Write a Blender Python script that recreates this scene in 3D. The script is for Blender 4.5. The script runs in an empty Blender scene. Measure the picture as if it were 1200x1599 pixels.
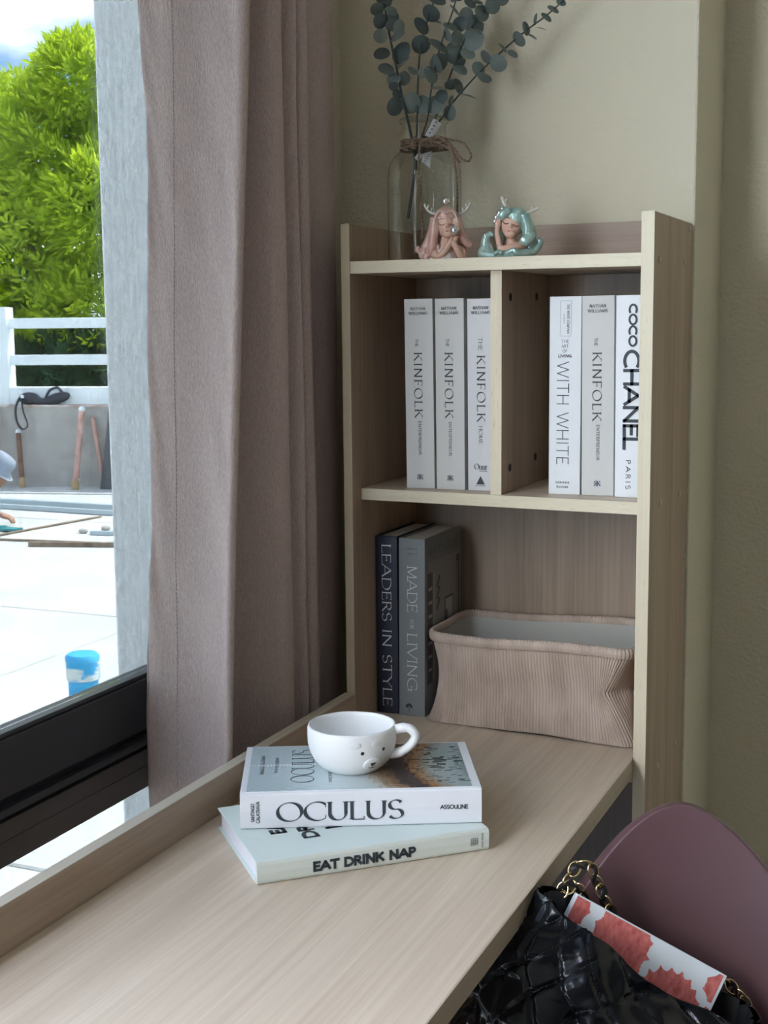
import bpy, math, random
from mathutils import Vector, Matrix, noise, Euler

# ------------------------------------------------------------------ camera, sky, sun, exposure
S = bpy.context.scene
COL = S.collection
DZ = 0.75                       # desk top above the room floor; z below is counted from the desk top
R = math.radians

cam_d = bpy.data.cameras.new('camera')
cam = bpy.data.objects.new('camera', cam_d)
COL.objects.link(cam)
cam_d.sensor_fit = 'HORIZONTAL'
cam_d.sensor_width = 36.0
cam_d.lens = 2104.08 / 1200 * 36
cam_d.clip_start = 0.02
cam_d.clip_end = 500
_a, _b, _c = R(23.5113), R(7.8429), R(-0.561)
_f = Vector((-math.sin(_a) * math.cos(_b), math.cos(_a) * math.cos(_b), -math.sin(_b)))
_r = Vector((math.cos(_a), math.sin(_a), 0))
_u = _r.cross(_f)
_r2 = _r * math.cos(_c) + _u * math.sin(_c)
_u2 = -_r * math.sin(_c) + _u * math.cos(_c)
M = Matrix(((_r2.x, _u2.x, -_f.x, 0.8615), (_r2.y, _u2.y, -_f.y, -1.8593), (_r2.z, _u2.z, -_f.z, 0.6197 + DZ), (0, 0, 0, 1)))
cam.matrix_world = M
S.camera = cam

S.view_settings.view_transform = 'Standard'
S.view_settings.look = 'None'
S.view_settings.gamma = 1
S.view_settings.use_curve_mapping = False
S.view_settings.exposure = 3.32
S.cycles.use_denoising = True
S.cycles.max_bounces = 10
S.cycles.diffuse_bounces = 5
S.cycles.transparent_max_bounces = 16
S.cycles.sample_clamp_indirect = 6.0
S.cycles.caustics_reflective = False
S.cycles.caustics_refractive = False

w = bpy.data.worlds.new('sky')
S.world = w
w.use_nodes = True
nt = w.node_tree
nt.nodes.clear()
_o = nt.nodes.new('ShaderNodeOutputWorld')
_bg = nt.nodes.new('ShaderNodeBackground')
_tc = nt.nodes.new('ShaderNodeTexCoord')
_sep = nt.nodes.new('ShaderNodeSeparateXYZ')
nt.links.new(_tc.outputs['Generated'], _sep.inputs[0])
_grad = nt.nodes.new('ShaderNodeValToRGB')
_grad.color_ramp.elements[0].position = 0.0
_grad.color_ramp.elements[0].color = (0.16, 0.30, 0.46, 1)
_grad.color_ramp.elements[1].position = 0.45
_grad.color_ramp.elements[1].color = (0.075, 0.19, 0.44, 1)
nt.links.new(_sep.outputs[2], _grad.inputs[0])
_map = nt.nodes.new('ShaderNodeMapping')
_map.inputs['Scale'].default_value = (1, 1, 2.2)
_map.inputs['Location'].default_value = (0.37, 0.1, 0.0)
nt.links.new(_tc.outputs['Generated'], _map.inputs[0])
_n = nt.nodes.new('ShaderNodeTexNoise')
_n.inputs['Scale'].default_value = 3.6
_n.inputs['Detail'].default_value = 7
_n.inputs['Roughness'].default_value = 0.55
nt.links.new(_map.outputs[0], _n.inputs['Vector'])
_cr = nt.nodes.new('ShaderNodeValToRGB')
_cr.color_ramp.elements[0].position = 0.44
_cr.color_ramp.elements[1].position = 0.60
nt.links.new(_n.outputs[0], _cr.inputs[0])
_mx = nt.nodes.new('ShaderNodeMix')
_mx.data_type = 'RGBA'
nt.links.new(_cr.outputs[0], _mx.inputs[0])
nt.links.new(_grad.outputs[0], _mx.inputs[6])
_mx.inputs[7].default_value = (1.0, 0.985, 0.95, 1)
nt.links.new(_mx.outputs[2], _bg.inputs[0])
_bg.inputs[1].default_value = 2.2
nt.links.new(_bg.outputs[0], _o.inputs[0])

sun_d = bpy.data.lights.new('sun', 'SUN')
sun_d.energy = 5.9
sun_d.angle = R(0.8)
sun_d.color = (1.0, 0.95, 0.86)
sun = bpy.data.objects.new('sun', sun_d)
COL.objects.link(sun)
sun.rotation_euler = Vector((-0.30, -0.46, -0.84)).to_track_quat('-Z', 'Y').to_euler()


def portal(loc, rot, sx, sy):    # guides sky sampling through a window opening; gives no light of its own
    d = bpy.data.lights.new('window_portal', 'AREA')
    d.shape = 'RECTANGLE'
    d.size, d.size_y = sx, sy
    d.cycles.is_portal = True
    o = bpy.data.objects.new('window_portal', d)
    COL.objects.link(o)
    o.location = loc
    o.rotation_euler = rot


portal((-0.17, -1.85, 0.92 + 0.3), (0, R(-90), 0), 2.4, 3.8)

# ------------------------------------------------------------------ helpers


def mat(name, col, rough=0.6, metal=0.0, spec=0.5, **kw):
    m = bpy.data.materials.new(name)
    m.use_nodes = True
    p = m.node_tree.nodes['Principled BSDF']
    p.inputs['Base Color'].default_value = (*col, 1)
    p.inputs['Roughness'].default_value = rough
    p.inputs['Metallic'].default_value = metal
    p.inputs['Specular IOR Level'].default_value = spec
    for k, v in kw.items():
        p.inputs[k].default_value = v
    return m


def nodes(m):
    return m.node_tree.nodes, m.node_tree.links, m.node_tree.nodes['Principled BSDF']


def add_noise(m, c0, c1, scale=(8, 8, 8), detail=5, lo=0.35, hi=0.65, rough=0.5):
    N, L, p = nodes(m)
    tc = N.new('ShaderNodeTexCoord')
    mp = N.new('ShaderNodeMapping')
    mp.inputs['Scale'].default_value = scale
    L.new(tc.outputs['Object'], mp.inputs[0])
    n = N.new('ShaderNodeTexNoise')
    n.inputs['Scale'].default_value = 1
    n.inputs['Detail'].default_value = detail
    n.inputs['Roughness'].default_value = rough
    L.new(mp.outputs[0], n.inputs['Vector'])
    r = N.new('ShaderNodeValToRGB')
    r.color_ramp.elements[0].position = lo
    r.color_ramp.elements[0].color = (*c0, 1)
    r.color_ramp.elements[1].position = hi
    r.color_ramp.elements[1].color = (*c1, 1)
    L.new(n.outputs[0], r.inputs[0])
    L.new(r.outputs[0], p.inputs['Base Color'])
    return m


def add_bump(m, scale=(60, 60, 60), strength=0.2, dist=0.002, detail=3):
    N, L, p = nodes(m)
    tc = N.new('ShaderNodeTexCoord')
    mp = N.new('ShaderNodeMapping')
    mp.inputs['Scale'].default_value = scale
    L.new(tc.outputs['Object'], mp.inputs[0])
    n = N.new('ShaderNodeTexNoise')
    n.inputs['Scale'].default_value = 1
    n.inputs['Detail'].default_value = detail
    L.new(mp.outputs[0], n.inputs['Vector'])
    b = N.new('ShaderNodeBump')
    b.inputs['Strength'].default_value = strength
    b.inputs['Distance'].default_value = dist
    L.new(n.outputs[0], b.inputs['Height'])
    L.new(b.outputs[0], p.inputs['Normal'])
    return m


def wood(name, c0, c1, axis, rough=0.45, fleck=None):
    """laminate with grain along one local axis; fine lines plus broad bands, optional dark pore flecks"""
    m = mat(name, c0, rough)
    N, L, p = nodes(m)
    tc = N.new('ShaderNodeTexCoord')

    def tex(along, across, detail, rgh=0.6, dist=0.0):
        mp = N.new('ShaderNodeMapping')
        s = [across] * 3
        s[axis] = along
        mp.inputs['Scale'].default_value = s
        L.new(tc.outputs['Object'], mp.inputs[0])
        n = N.new('ShaderNodeTexNoise')
        n.inputs['Scale'].default_value = 1
        n.inputs['Detail'].default_value = detail
        n.inputs['Roughness'].default_value = rgh
        n.inputs['Distortion'].default_value = dist
        L.new(mp.outputs[0], n.inputs['Vector'])
        return n.outputs[0]
    a = tex(3.0, 150, 4, 0.65, 0.25)
    b = tex(1.1, 17, 3, 0.5, 0.4)
    add = N.new('ShaderNodeMath')
    add.operation = 'ADD'
    L.new(a, add.inputs[0])
    L.new(b, add.inputs[1])
    r = N.new('ShaderNodeValToRGB')
    r.color_ramp.elements[0].position = 0.38
    r.color_ramp.elements[0].color = (*c1, 1)
    r.color_ramp.elements[1].position = 0.62
    r.color_ramp.elements[1].color = (*c0, 1)
    h = N.new('ShaderNodeMath')
    h.operation = 'MULTIPLY'
    h.inputs[1].default_value = 0.5
    L.new(add.outputs[0], h.inputs[0])
    L.new(h.outputs[0], r.inputs[0])
    out = r.outputs[0]
    if fleck:
        f = tex(60, 900, 2, 0.5)
        fr = N.new('ShaderNodeValToRGB')
        fr.color_ramp.elements[0].position = 0.27
        fr.color_ramp.elements[0].color = (.6, .6, .6, 1)
        fr.color_ramp.elements[1].position = 0.38
        fr.color_ramp.elements[1].color = (0, 0, 0, 1)
        L.new(f, fr.inputs[0])
        mx = N.new('ShaderNodeMix')
        mx.data_type = 'RGBA'
        L.new(fr.outputs[0], mx.inputs[0])
        L.new(out, mx.inputs[6])
        mx.inputs[7].default_value = (*fleck, 1)
        out = mx.outputs[2]
    L.new(out, p.inputs['Base Color'])
    bp = N.new('ShaderNodeBump')
    bp.inputs['Strength'].default_value = 0.12
    bp.inputs['Distance'].default_value = 0.0006
    L.new(a, bp.inputs['Height'])
    L.new(bp.outputs[0], p.inputs['Normal'])
    return m


class MB:
    """collects shapes; build() links them as ONE mesh object"""

    def __init__(s):
        s.v, s.f, s.mi, s.cur = [], [], [], 0

    def add(s, vs, fs):
        o = len(s.v)
        s.v += [tuple(q) for q in vs]
        s.f += [tuple(o + i for i in q) for q in fs]
        s.mi += [s.cur] * len(fs)
        return s

    def box(s, x0, x1, y0, y1, z0, z1, mx=None):
        vs = [Vector((x, y, z)) for z in (z0, z1) for y in (y0, y1) for x in (x0, x1)]
        if mx:
            vs = [mx @ q for q in vs]
        return s.add(vs, [(0, 2, 3, 1), (4, 5, 7, 6), (0, 1, 5, 4), (2, 6, 7, 3), (0, 4, 6, 2), (1, 3, 7, 5)])

    def prism(s, poly, z0, z1, mx=None):
        n = len(poly)
        vs = [Vector((x, y, z0)) for x, y in poly] + [Vector((x, y, z1)) for x, y in poly]
        if mx:
            vs = [mx @ q for q in vs]
        fs = [tuple(range(n - 1, -1, -1)), tuple(range(n, 2 * n))]
        fs += [(i, (i + 1) % n, n + (i + 1) % n, n + i) for i in range(n)]
        return s.add(vs, fs)

    def poly(s, pts):
        return s.add(pts, [tuple(range(len(pts)))])

    def lathe(s, prof, n=48, c=(0, 0, 0), mx=None, closed=False):
        vs = []
        for r_, z in prof:
            for k in range(n):
                a = 2 * math.pi * k / n
                vs.append(Vector((c[0] + r_ * math.cos(a), c[1] + r_ * math.sin(a), c[2] + z)))
        if mx:
            vs = [mx @ q for q in vs]
        fs = []
        for i in range(len(prof) - (0 if closed else 1)):
            j = (i + 1) % len(prof)
            for k in range(n):
                k2 = (k + 1) % n
                fs.append((i * n + k, i * n + k2, j * n + k2, j * n + k))
        if not closed:
            if prof[0][0] > 1e-6:
                fs.append(tuple(range(n - 1, -1, -1)))
            if prof[-1][0] > 1e-6:
                fs.append(tuple((len(prof) - 1) * n + k for k in range(n)))
        return s.add(vs, fs)

    def tube(s, path, rad, n=8, closed=False, flat=1.0):
        P = [Vector(q) for q in path]
        m = len(P)
        rr = rad if isinstance(rad, (list, tuple)) else [rad] * m
        ref = None
        vs = []
        for i in range(m):
            if closed:
                t = P[(i + 1) % m] - P[i - 1]
            else:
                t = P[min(i + 1, m - 1)] - P[max(i - 1, 0)]
            if t.length < 1e-9:
                t = Vector((0, 0, 1))
            t.normalize()
            if ref is None:
                ref = Vector((0, 0, 1)) if abs(t.z) < 0.9 else Vector((1, 0, 0))
            a = (ref - t * ref.dot(t))
            if a.length < 1e-6:
                a = t.orthogonal()
            a.normalize()
            ref = a
            b = t.cross(a)
            for k in range(n):
                g = 2 * math.pi * k / n
                vs.append(P[i] + a * (math.cos(g) * rr[i]) + b * (math.sin(g) * rr[i] * flat))
        fs = []
        for i in range(m if closed else m - 1):
            j = (i + 1) % m
            for k in range(n):
                k2 = (k + 1) % n
                fs.append((i * n + k, i * n + k2, j * n + k2, j * n + k))
        if not closed:
            fs.append(tuple(range(n - 1, -1, -1)))
            fs.append(tuple((m - 1) * n + k for k in range(n)))
        return s.add(vs, fs)

    def ball(s, c, r_, n=16, m=10, mx=None):
        rx, ry, rz = r_ if isinstance(r_, (tuple, list)) else (r_,) * 3
        vs = [Vector((0, 0, -1))]
        for i in range(1, m):
            a = math.pi * i / m - math.pi / 2
            for k in range(n):
                g = 2 * math.pi * k / n
                vs.append(Vector((math.cos(a) * math.cos(g), math.cos(a) * math.sin(g), math.sin(a))))
        vs.append(Vector((0, 0, 1)))
        vs = [Vector((q.x * rx, q.y * ry, q.z * rz)) for q in vs]
        if mx:
            vs = [mx @ q for q in vs]
        vs = [q + Vector(c) for q in vs]
        fs = []
        for k in range(n):
            fs.append((0, 1 + (k + 1) % n, 1 + k))
            fs.append((len(vs) - 1, 1 + (m - 2) * n + k, 1 + (m - 2) * n + (k + 1) % n))
        for i in range(m - 2):
            for k in range(n):
                fs.append((1 + i * n + k, 1 + i * n + (k + 1) % n, 1 + (i + 1) * n + (k + 1) % n, 1 + (i + 1) * n + k))
        return s.add(vs, fs)

    def grid(s, fn, nu, nv, wrap=False):
        vs = [fn(i / (nu if wrap else nu - 1), j / (nv - 1)) for j in range(nv) for i in range(nu)]
        fs = []
        for j in range(nv - 1):
            for i in range(nu if wrap else nu - 1):
                i2 = (i + 1) % nu
                fs.append((j * nu + i, j * nu + i2, (j + 1) * nu + i2, (j + 1) * nu + i))
        return s.add(vs, fs)

    def mesh(s, name, mats, smooth=None):
        me = bpy.data.meshes.new(name)
        me.from_pydata(s.v, [], s.f)
        for q in (mats if isinstance(mats, (list, tuple)) else [mats]):
            me.materials.append(q)
        me.polygons.foreach_set('material_index', s.mi)
        if smooth:
            me.shade_smooth()
            me.set_sharp_from_angle(angle=R(smooth))
        me.update()
        return me

    def build(s, name, mats, parent=None, smooth=None, bevel=0, seg=2, loc=None, solid=0):
        o = bpy.data.objects.new(name, s.mesh(name, mats, smooth))
        COL.objects.link(o)
        if parent:
            o.parent = parent
        if loc:
            o.location = loc
        if solid:
            q = o.modifiers.new('thickness', 'SOLIDIFY')
            q.thickness = solid
            q.offset = 0
        if bevel:
            b = o.modifiers.new('bevel', 'BEVEL')
            b.width = bevel
            b.segments = seg
            b.limit_method = 'ANGLE'
            b.angle_limit = R(40)
        return o


def thing(name, label, cat, loc=(0, 0, 0), rz=0.0, group=None, rot=None):
    o = bpy.data.objects.new(name, None)
    COL.objects.link(o)
    o.location = (loc[0], loc[1], loc[2] + DZ)
    o.rotation_euler = rot or (0, 0, rz)
    o.empty_display_size = 0.05
    tag(o, label, cat, group)
    return o


def tag(o, label=None, cat=None, group=None, kind=None):
    if label:
        o['label'] = label
    if cat:
        o['category'] = cat
    if group:
        o['group'] = group
    if kind:
        o['kind'] = kind
    return o


def struct(name, label, cat='setting', loc=(0, 0, 0), rz=0.0):
    o = thing(name, label, cat, loc, rz)
    o['kind'] = 'structure'
    return o


def smesh(name, mb, m, label, cat, smooth=None, bevel=0):
    o = mb.build(name, m, None, smooth, bevel, loc=(0, 0, DZ))
    return tag(o, label, cat, None, 'structure')


def catmull(P, per=8, closed=False):
    P = [Vector(q) for q in P]
    n = len(P)
    out = []
    for i in range(n if closed else n - 1):
        if closed:
            a, b, c, d = P[i - 1], P[i], P[(i + 1) % n], P[(i + 2) % n]
        else:
            b, c = P[i], P[i + 1]
            a = P[i - 1] if i else b * 2 - c
            d = P[i + 2] if i + 2 < n else c * 2 - b
        for k in range(per):
            t = k / per
            out.append(0.5 * ((2 * b) + (c - a) * t + (2 * a - 5 * b + 4 * c - d) * t * t + (3 * b - a - 3 * c + d) * t ** 3))
    if not closed:
        out.append(P[-1])
    return out


def remesh(o, voxel, smooth_it=2):
    for v_ in o.data.vertices if o.parent and o.parent.name.startswith('mermaid') else ():   # flat foot
        v_.co.z = max(v_.co.z, 0.0)
    """fuse the joined blobs of one mesh into a single continuous skin"""
    m = o.modifiers.new('fuse', 'REMESH')
    m.mode = 'VOXEL'
    m.voxel_size = voxel
    m.use_smooth_shade = True
    if smooth_it:
        q = o.modifiers.new('soften', 'SMOOTH')
        q.factor = 0.5
        q.iterations = smooth_it
    return o


# ------------------------------------------------------------------ lettering: drawn letters as flat print
def arc(cx, cy, rx, ry, a0, a1, n=14):
    return [(cx + rx * math.cos(R(a0 + (a1 - a0) * i / n)), cy + ry * math.sin(R(a0 + (a1 - a0) * i / n))) for i in range(n + 1)]


GL = {
    'A': (.84, [[(0, 0), (.42, 1)], [(.42, 1), (.84, 0)], [(.15, .34), (.69, .34)]]),
    'B': (.62, [[(.08, 0), (.08, 1)], [(.08, 1), (.32, 1)] + arc(.32, .765, .22, .235, 90, -90) + [(.08, .53)], [(.08, .53), (.34, .53)] + arc(.34, .265, .26, .265, 90, -90) + [(.08, 0)]]),
    'C': (.82, [arc(.5, .5, .46, .51, 48, 312, 28)]),
    'D': (.82, [[(.08, 0), (.08, 1)], [(.08, 1), (.3, 1)] + arc(.3, .5, .48, .5, 90, -90, 22) + [(.08, 0)]]),
    'E': (.58, [[(.08, 0), (.08, 1)], [(.08, 1), (.54, 1)], [(.08, .52), (.46, .52)], [(.08, 0), (.56, 0)]]),
    'F': (.55, [[(.08, 0), (.08, 1)], [(.08, 1), (.53, 1)], [(.08, .5), (.45, .5)]]),
    'G': (.88, [arc(.5, .5, .46, .51, 48, 325, 28), [(.87, .02), (.87, .42)], [(.6, .42), (.9, .42)]]),
    'H': (.80, [[(.08, 0), (.08, 1)], [(.72, 0), (.72, 1)], [(.08, .52), (.72, .52)]]),
    'I': (.24, [[(.12, 0), (.12, 1)]]),
    'K': (.74, [[(.08, 0), (.08, 1)], [(.66, 1), (.08, .40)], [(.27, .59), (.72, 0)]]),
    'L': (.54, [[(.08, 0), (.08, 1)], [(.08, 0), (.53, 0)]]),
    'M': (.96, [[(.1, 0), (.12, 1)], [(.12, 1), (.48, .05)], [(.48, .05), (.84, 1)], [(.84, 1), (.87, 0)]]),
    'N': (.84, [[(.1, 0), (.1, 1)], [(.1, 1), (.74, 0)], [(.74, 0), (.74, 1)]]),
    'O': (.96, [arc(.48, .5, .45, .51, 0, 360, 40)]),
    'P': (.60, [[(.08, 0), (.08, 1)], [(.08, 1), (.32, 1)] + arc(.32, .74, .24, .26, 90, -90) + [(.08, .48)]]),
    'R': (.66, [[(.08, 0), (.08, 1)], [(.08, 1), (.30, 1)] + arc(.30, .75, .23, .25, 90, -90) + [(.08, .5)], [(.30, .5), (.64, 0)]]),
    'S': (.58, [arc(.29, .75, .23, .26, 28, 270, 16) + arc(.29, .25, .25, .26, 90, -152, 16)[1:]]),
    'T': (.70, [[(.35, 0), (.35, 1)], [(.02, 1), (.68, 1)]]),
    'U': (.78, [[(.09, 1), (.09, .36)] + arc(.39, .36, .30, .37, 180, 360, 18) + [(.69, 1)]]),
    'V': (.80, [[(0, 1), (.40, 0)], [(.40, 0), (.80, 1)]]),
    'W': (1.16, [[(0, 1), (.30, 0)], [(.30, 0), (.58, 1)], [(.58, 1), (.86, 0)], [(.86, 0), (1.16, 1)]]),
    'X': (.74, [[(.04, 0), (.70, 1)], [(.04, 1), (.70, 0)]]),
    'Y': (.72, [[(0, 1), (.36, .48)], [(.72, 1), (.36, .48)], [(.36, .48), (.36, 0)]]),
    'u': (.62, [[(.1, .64), (.1, .22)] + arc(.31, .22, .21, .23, 180, 350, 10), [(.52, .64), (.52, 0)]]),
    'r': (.44, [[(.12, 0), (.12, .64)], [(.12, .4)] + arc(.30, .38, .17, .25, 150, 50, 6)]),
    ' ': (.36, []),
}


def text_geo(mb, s, h, org, right, up, weight=.12, thin=None, track=.08, length=None, align='l', xs=None):
    """thin=None: even sans strokes; otherwise broad-nib contrast with serifs"""
    org, right, up = Vector(org), Vector(right).normalized(), Vector(up).normalized()
    serif = thin is not None
    adv = sum(GL[c][0] for c in s) + track * (len(s) - 1)
    sx = xs or (length / (adv * h) if length else 1.0)
    total = adv * h * sx
    x0 = {'l': 0, 'c': -total / 2, 'r': -total}[align]
    pen = R(22)

    def hw(t):
        if not serif:
            return weight * h / 2
        c = abs(t[0] * math.sin(pen) - t[1] * math.cos(pen))
        return h / 2 * (thin + (weight - thin) * c ** 2.2)

    def P(x, y):
        return org + right * x + up * y

    def ribbon(pts):
        n = len(pts)
        if n < 2:
            return
        vs, fs = [], []
        loop = (Vector(pts[0]) - Vector(pts[-1])).length < 1e-9
        for i in range(n):
            if loop:
                a, b = pts[i - 1 if i else n - 2], pts[i + 1 if i < n - 1 else 1]
            else:
                a, b = pts[max(i - 1, 0)], pts[min(i + 1, n - 1)]
            tx, ty = b[0] - a[0], b[1] - a[1]
            l = math.hypot(tx, ty) or 1
            tx, ty = tx / l, ty / l
            q = hw((tx, ty))
            vs += [P(pts[i][0] - ty * q, pts[i][1] + tx * q), P(pts[i][0] + ty * q, pts[i][1] - tx * q)]
        for i in range(n - 1):
            fs.append((2 * i, 2 * i + 1, 2 * i + 3, 2 * i + 2))
        mb.add(vs, fs)

    def bar(x, y, dx, dy):
        mb.add([P(x - dx, y - dy), P(x + dx, y - dy), P(x + dx, y + dy), P(x - dx, y + dy)], [(0, 1, 2, 3)])
    x = x0
    for c in s:
        gw, st = GL[c]
        ends = [st_[k] for st_ in st for k in (0, -1)]
        for st_ in st:
            pts = [(x + px * h * sx, py * h) for px, py in st_]
            if not serif:               # keep the stroke inside the cap height and square its ends
                q = weight * h / 2
                pts = [(px, q + py * (1 - weight)) for px, py in pts]
                if (Vector(pts[0]) - Vector(pts[-1])).length > 1e-9 and len(pts) < 3:
                    for k, k2 in ((0, 1), (-1, -2)):
                        dv_ = Vector(pts[k]) - Vector(pts[k2])
                        straight = min(abs(dv_.x), abs(dv_.y)) < .15 * max(abs(dv_.x), abs(dv_.y))
                        ex_ = dv_.normalized() * (q if straight else q * .6)
                        pts[k] = (pts[k][0] + ex_.x, pts[k][1] + ex_.y)
            ribbon(pts)
            if serif and c != 'O':
                for k, k2 in ((0, 1), (-1, -2)):
                    e, q = st_[k], st_[k2]
                    dx, dy = e[0] - q[0], e[1] - q[1]
                    ex, ey = x + e[0] * h * sx, e[1] * h
                    shared = sum(1 for z in ends if abs(z[0] - e[0]) < .03 and abs(z[1] - e[1]) < .03) > 1
                    if abs(dy) > abs(dx) * .8 and (e[1] in (0, 1, .64)) and not (shared and c in 'AMNVWY'):
                        bar(ex, ey - (thin * h / 2 if e[1] else -thin * h / 2), .15 * h * min(1, sx), thin * h / 2)
                    elif abs(dx) >= abs(dy) * .8 and not shared and c in 'EFLTCGS':
                        bar(ex, ey + (.07 * h if e[1] < .4 else -.07 * h if e[1] > .6 else 0), thin * h / 2, .10 * h)
        x += (gw + track) * h * sx
    return mb


print_dark = mat('printed_ink', (.030, .040, .048), .6)
print_grey = mat('printed_grey_ink', (.10, .11, .12), .6)
print_white = mat('printed_white_ink', (.78, .78, .78), .6)


def lettering(parent, lines, m, name='lettering'):
    """lines: (text, cap height, origin, right, up, options)"""
    for s, h, o, r_, u_, kw in lines:     # each printed line is a part of its own
        text_geo(MB_line := MB(), s, h, o, r_, u_, **kw)
        MB_line.build(name, m, parent)


# ------------------------------------------------------------------ room shell
wall_m = add_bump(mat('painted_plaster', (.71, .66, .505), .85), (150, 150, 150), .7, .0030, 4)
ceil_m = mat('ceiling_paint', (.42, .41, .39), .9)  # grey chosen to cut bounce light from the unseen ceiling
far_m = mat('grey_brown_paint', (.20, .185, .165), .9)  # unseen far walls kept dark to cut bounce light
floor_m = add_noise(mat('floor_tile', (.35, .31, .27), .4), (.16, .14, .125), (.22, .195, .17), (3, 3, 3))
ext_m = add_bump(add_noise(mat('outside_paint', (.55, .60, .61), .8), (.88, .90, .88), (.92, .93, .91), (6, 6, 2.2), 6), (60, 60, 45), .8, .008, 5)

XL, XR, YB, YF, ZT, ZB = -.14, 4.6, .277, -4.6, 1.95, -DZ
smesh('floor', MB().box(-.26, XR + .1, YF - .1, .75, ZB - .12, ZB), floor_m, 'tiled floor of the room beneath the desk', 'floor')
smesh('ceiling', MB().box(-.26, XR + .1, YF - .1, .75, ZT, ZT + .12), ceil_m, 'plain grey ceiling over the room', 'ceiling')
smesh('wall_back', MB().box(-.26, .4607, YB, .75, ZB, ZT), wall_m, 'cream plaster wall pier behind the shelf unit', 'wall', bevel=.004)
smesh('wall_recess', MB().box(.4607, XR, .515, .75, ZB, ZT), wall_m, 'cream plaster wall set back beside the shelf unit', 'wall')
smesh('wall_right', MB().box(XR, XR + .1, YF, .75, ZB, ZT), far_m, 'dim grey brown wall of the room opposite the window', 'wall')
smesh('wall_front', MB().box(-.26, XR + .1, YF - .1, YF, ZB, ZT), far_m, 'dim grey brown wall behind the camera', 'wall')
smesh('wall_left', MB().box(-.26, XL, .06, .277, ZB, ZT).box(-.26, XL, YF, -3.75, ZB, ZT).box(-.26, XL, -3.75, .06, 1.72, ZT),
      wall_m, 'cream plaster wall around the tall window', 'wall')
smesh('pillar', MB().box(-.535, -.262, .13, .55, ZB - .1, 3.2), ext_m, 'pale painted concrete pillar standing outside the window', 'pillar', bevel=.006, smooth=None)

# window: dark aluminium frame and panes with a tint added to dim outdoors
alu = mat('black_aluminium', (.020, .021, .026), .35, .0, .5)
alu2 = mat('dark_bronze_aluminium', (.055, .049, .047), .42, .0, .5)
rub = mat('black_gasket', (.004, .004, .005), .6)


def glass_mat(name, tint, refl=1.0):
    m = bpy.data.materials.new(name)
    m.use_nodes = True
    N, L = m.node_tree.nodes, m.node_tree.links
    N.clear()
    o = N.new('ShaderNodeOutputMaterial')
    t = N.new('ShaderNodeBsdfTransparent')
    t.inputs[0].default_value = (*tint, 1)
    g = N.new('ShaderNodeBsdfGlossy')
    g.inputs['Roughness'].default_value = .02
    f = N.new('ShaderNodeFresnel')
    f.inputs[0].default_value = 1.45
    mu = N.new('ShaderNodeMath')
    mu.operation = 'MULTIPLY'
    mu.inputs[1].default_value = refl
    L.new(f.outputs[0], mu.inputs[0])
    x = N.new('ShaderNodeMixShader')
    L.new(mu.outputs[0], x.inputs[0])
    L.new(t.outputs[0], x.inputs[1])
    L.new(g.outputs[0], x.inputs[2])
    L.new(x.outputs[0], o.inputs[0])
    return m


pane_m = glass_mat('dimming_tint_glass', (.335, .348, .346), .30)
win = struct('window_1', 'tall window with a dark aluminium frame beside the desk', 'window')
Y0, Y1 = -3.75, .06
mb = MB().box(-.232, -.186, Y0, Y1, .058, .132)
mb.build('sash_rail', alu, win, bevel=.002)
MB().box(-.2035, -.188, Y0, Y1, .1325, .1385).build('glazing_bead', alu, win, bevel=.0015)
MB().box(-.235, -.192, Y0, Y1, .050, .0575).build('gasket', rub, win)
MB().box(-.236, -.178, Y0, Y1, .040, .0495).build('track', alu, win, bevel=.002)
MB().box(-.236, -.190, Y0, Y1, .032, .0395).build('track_groove', rub, win)
mb = MB().box(-.240, -.184, Y0, Y1, .008, .0315).box(-.240, -.1845, Y0, Y1, -.024, .0075)
mb.build('lower_rail', alu2, win, bevel=.0008)
MB().box(-.235, -.185, .02, Y1, ZB, 1.72).build('jamb', alu, win)
MB().box(-.235, -.185, Y0, Y0 + .04, ZB, 1.72).build('jamb', alu, win)
MB().box(-.235, -.185, Y0, Y1, 1.66, 1.72).build('head_rail', alu, win)
MB().box(-.235, -.185, Y0, Y1, ZB, ZB + .03).build('sill_rail', alu, win)
MB().box(-.230, -.190, -1.30, -1.25, ZB, 1.70).build('mullion', alu, win)  # opening beyond is left unglazed to let full daylight in
MB().box(-.210, -.204, -1.26, .03, .136, 1.67).build('pane', pane_m, win)
MB().box(-.210, -.204, -1.26, .03, ZB + .03, -.022).build('pane', pane_m, win)

# ------------------------------------------------------------------ outside: terrace, parapet, railing
conc = add_bump(add_noise(mat('terrace_concrete', (.5, .5, .5), .85), (.38, .40, .395), (.54, .55, .535), (1.3, 1.3, 1.3), 8, .3, .7, .65), (14, 14, 14), .4, .01, 6)
ter = struct('ground', 'bright sunlit terrace of large concrete slabs outside the window', 'terrace')
random.seed(3)
MB().box(-22.5, -.26, -8, 6.9, ZB - .25, ZB - .012).build('bed', mat('joint_mortar', (.25, .25, .24), .9), ter)
for i in range(5):
    for j in range(-2, 4):
        xb = -.26 - .004 if i == 0 else -2.655 - 2.645 * (i - 1)
        xa = -2.655 - 2.645 * i
        ya = .808 + 2.642 * j
        yb = min(ya + 2.642, 8.2 + .0)
        if ya > 6.8:
            continue
        MB().box(xa + .006, xb - .006, ya + .006, yb - .006, ZB - .05, ZB + random.uniform(-.002, 0)).build('slab', conc, ter, bevel=.006, seg=1)
MB().box(-22, -.5, 8.8, 9.0, ZB - 4.2, ZB - 4.0).build('verge', mat('lower_ground', (.12, .14, .07), .95), ter)

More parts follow.
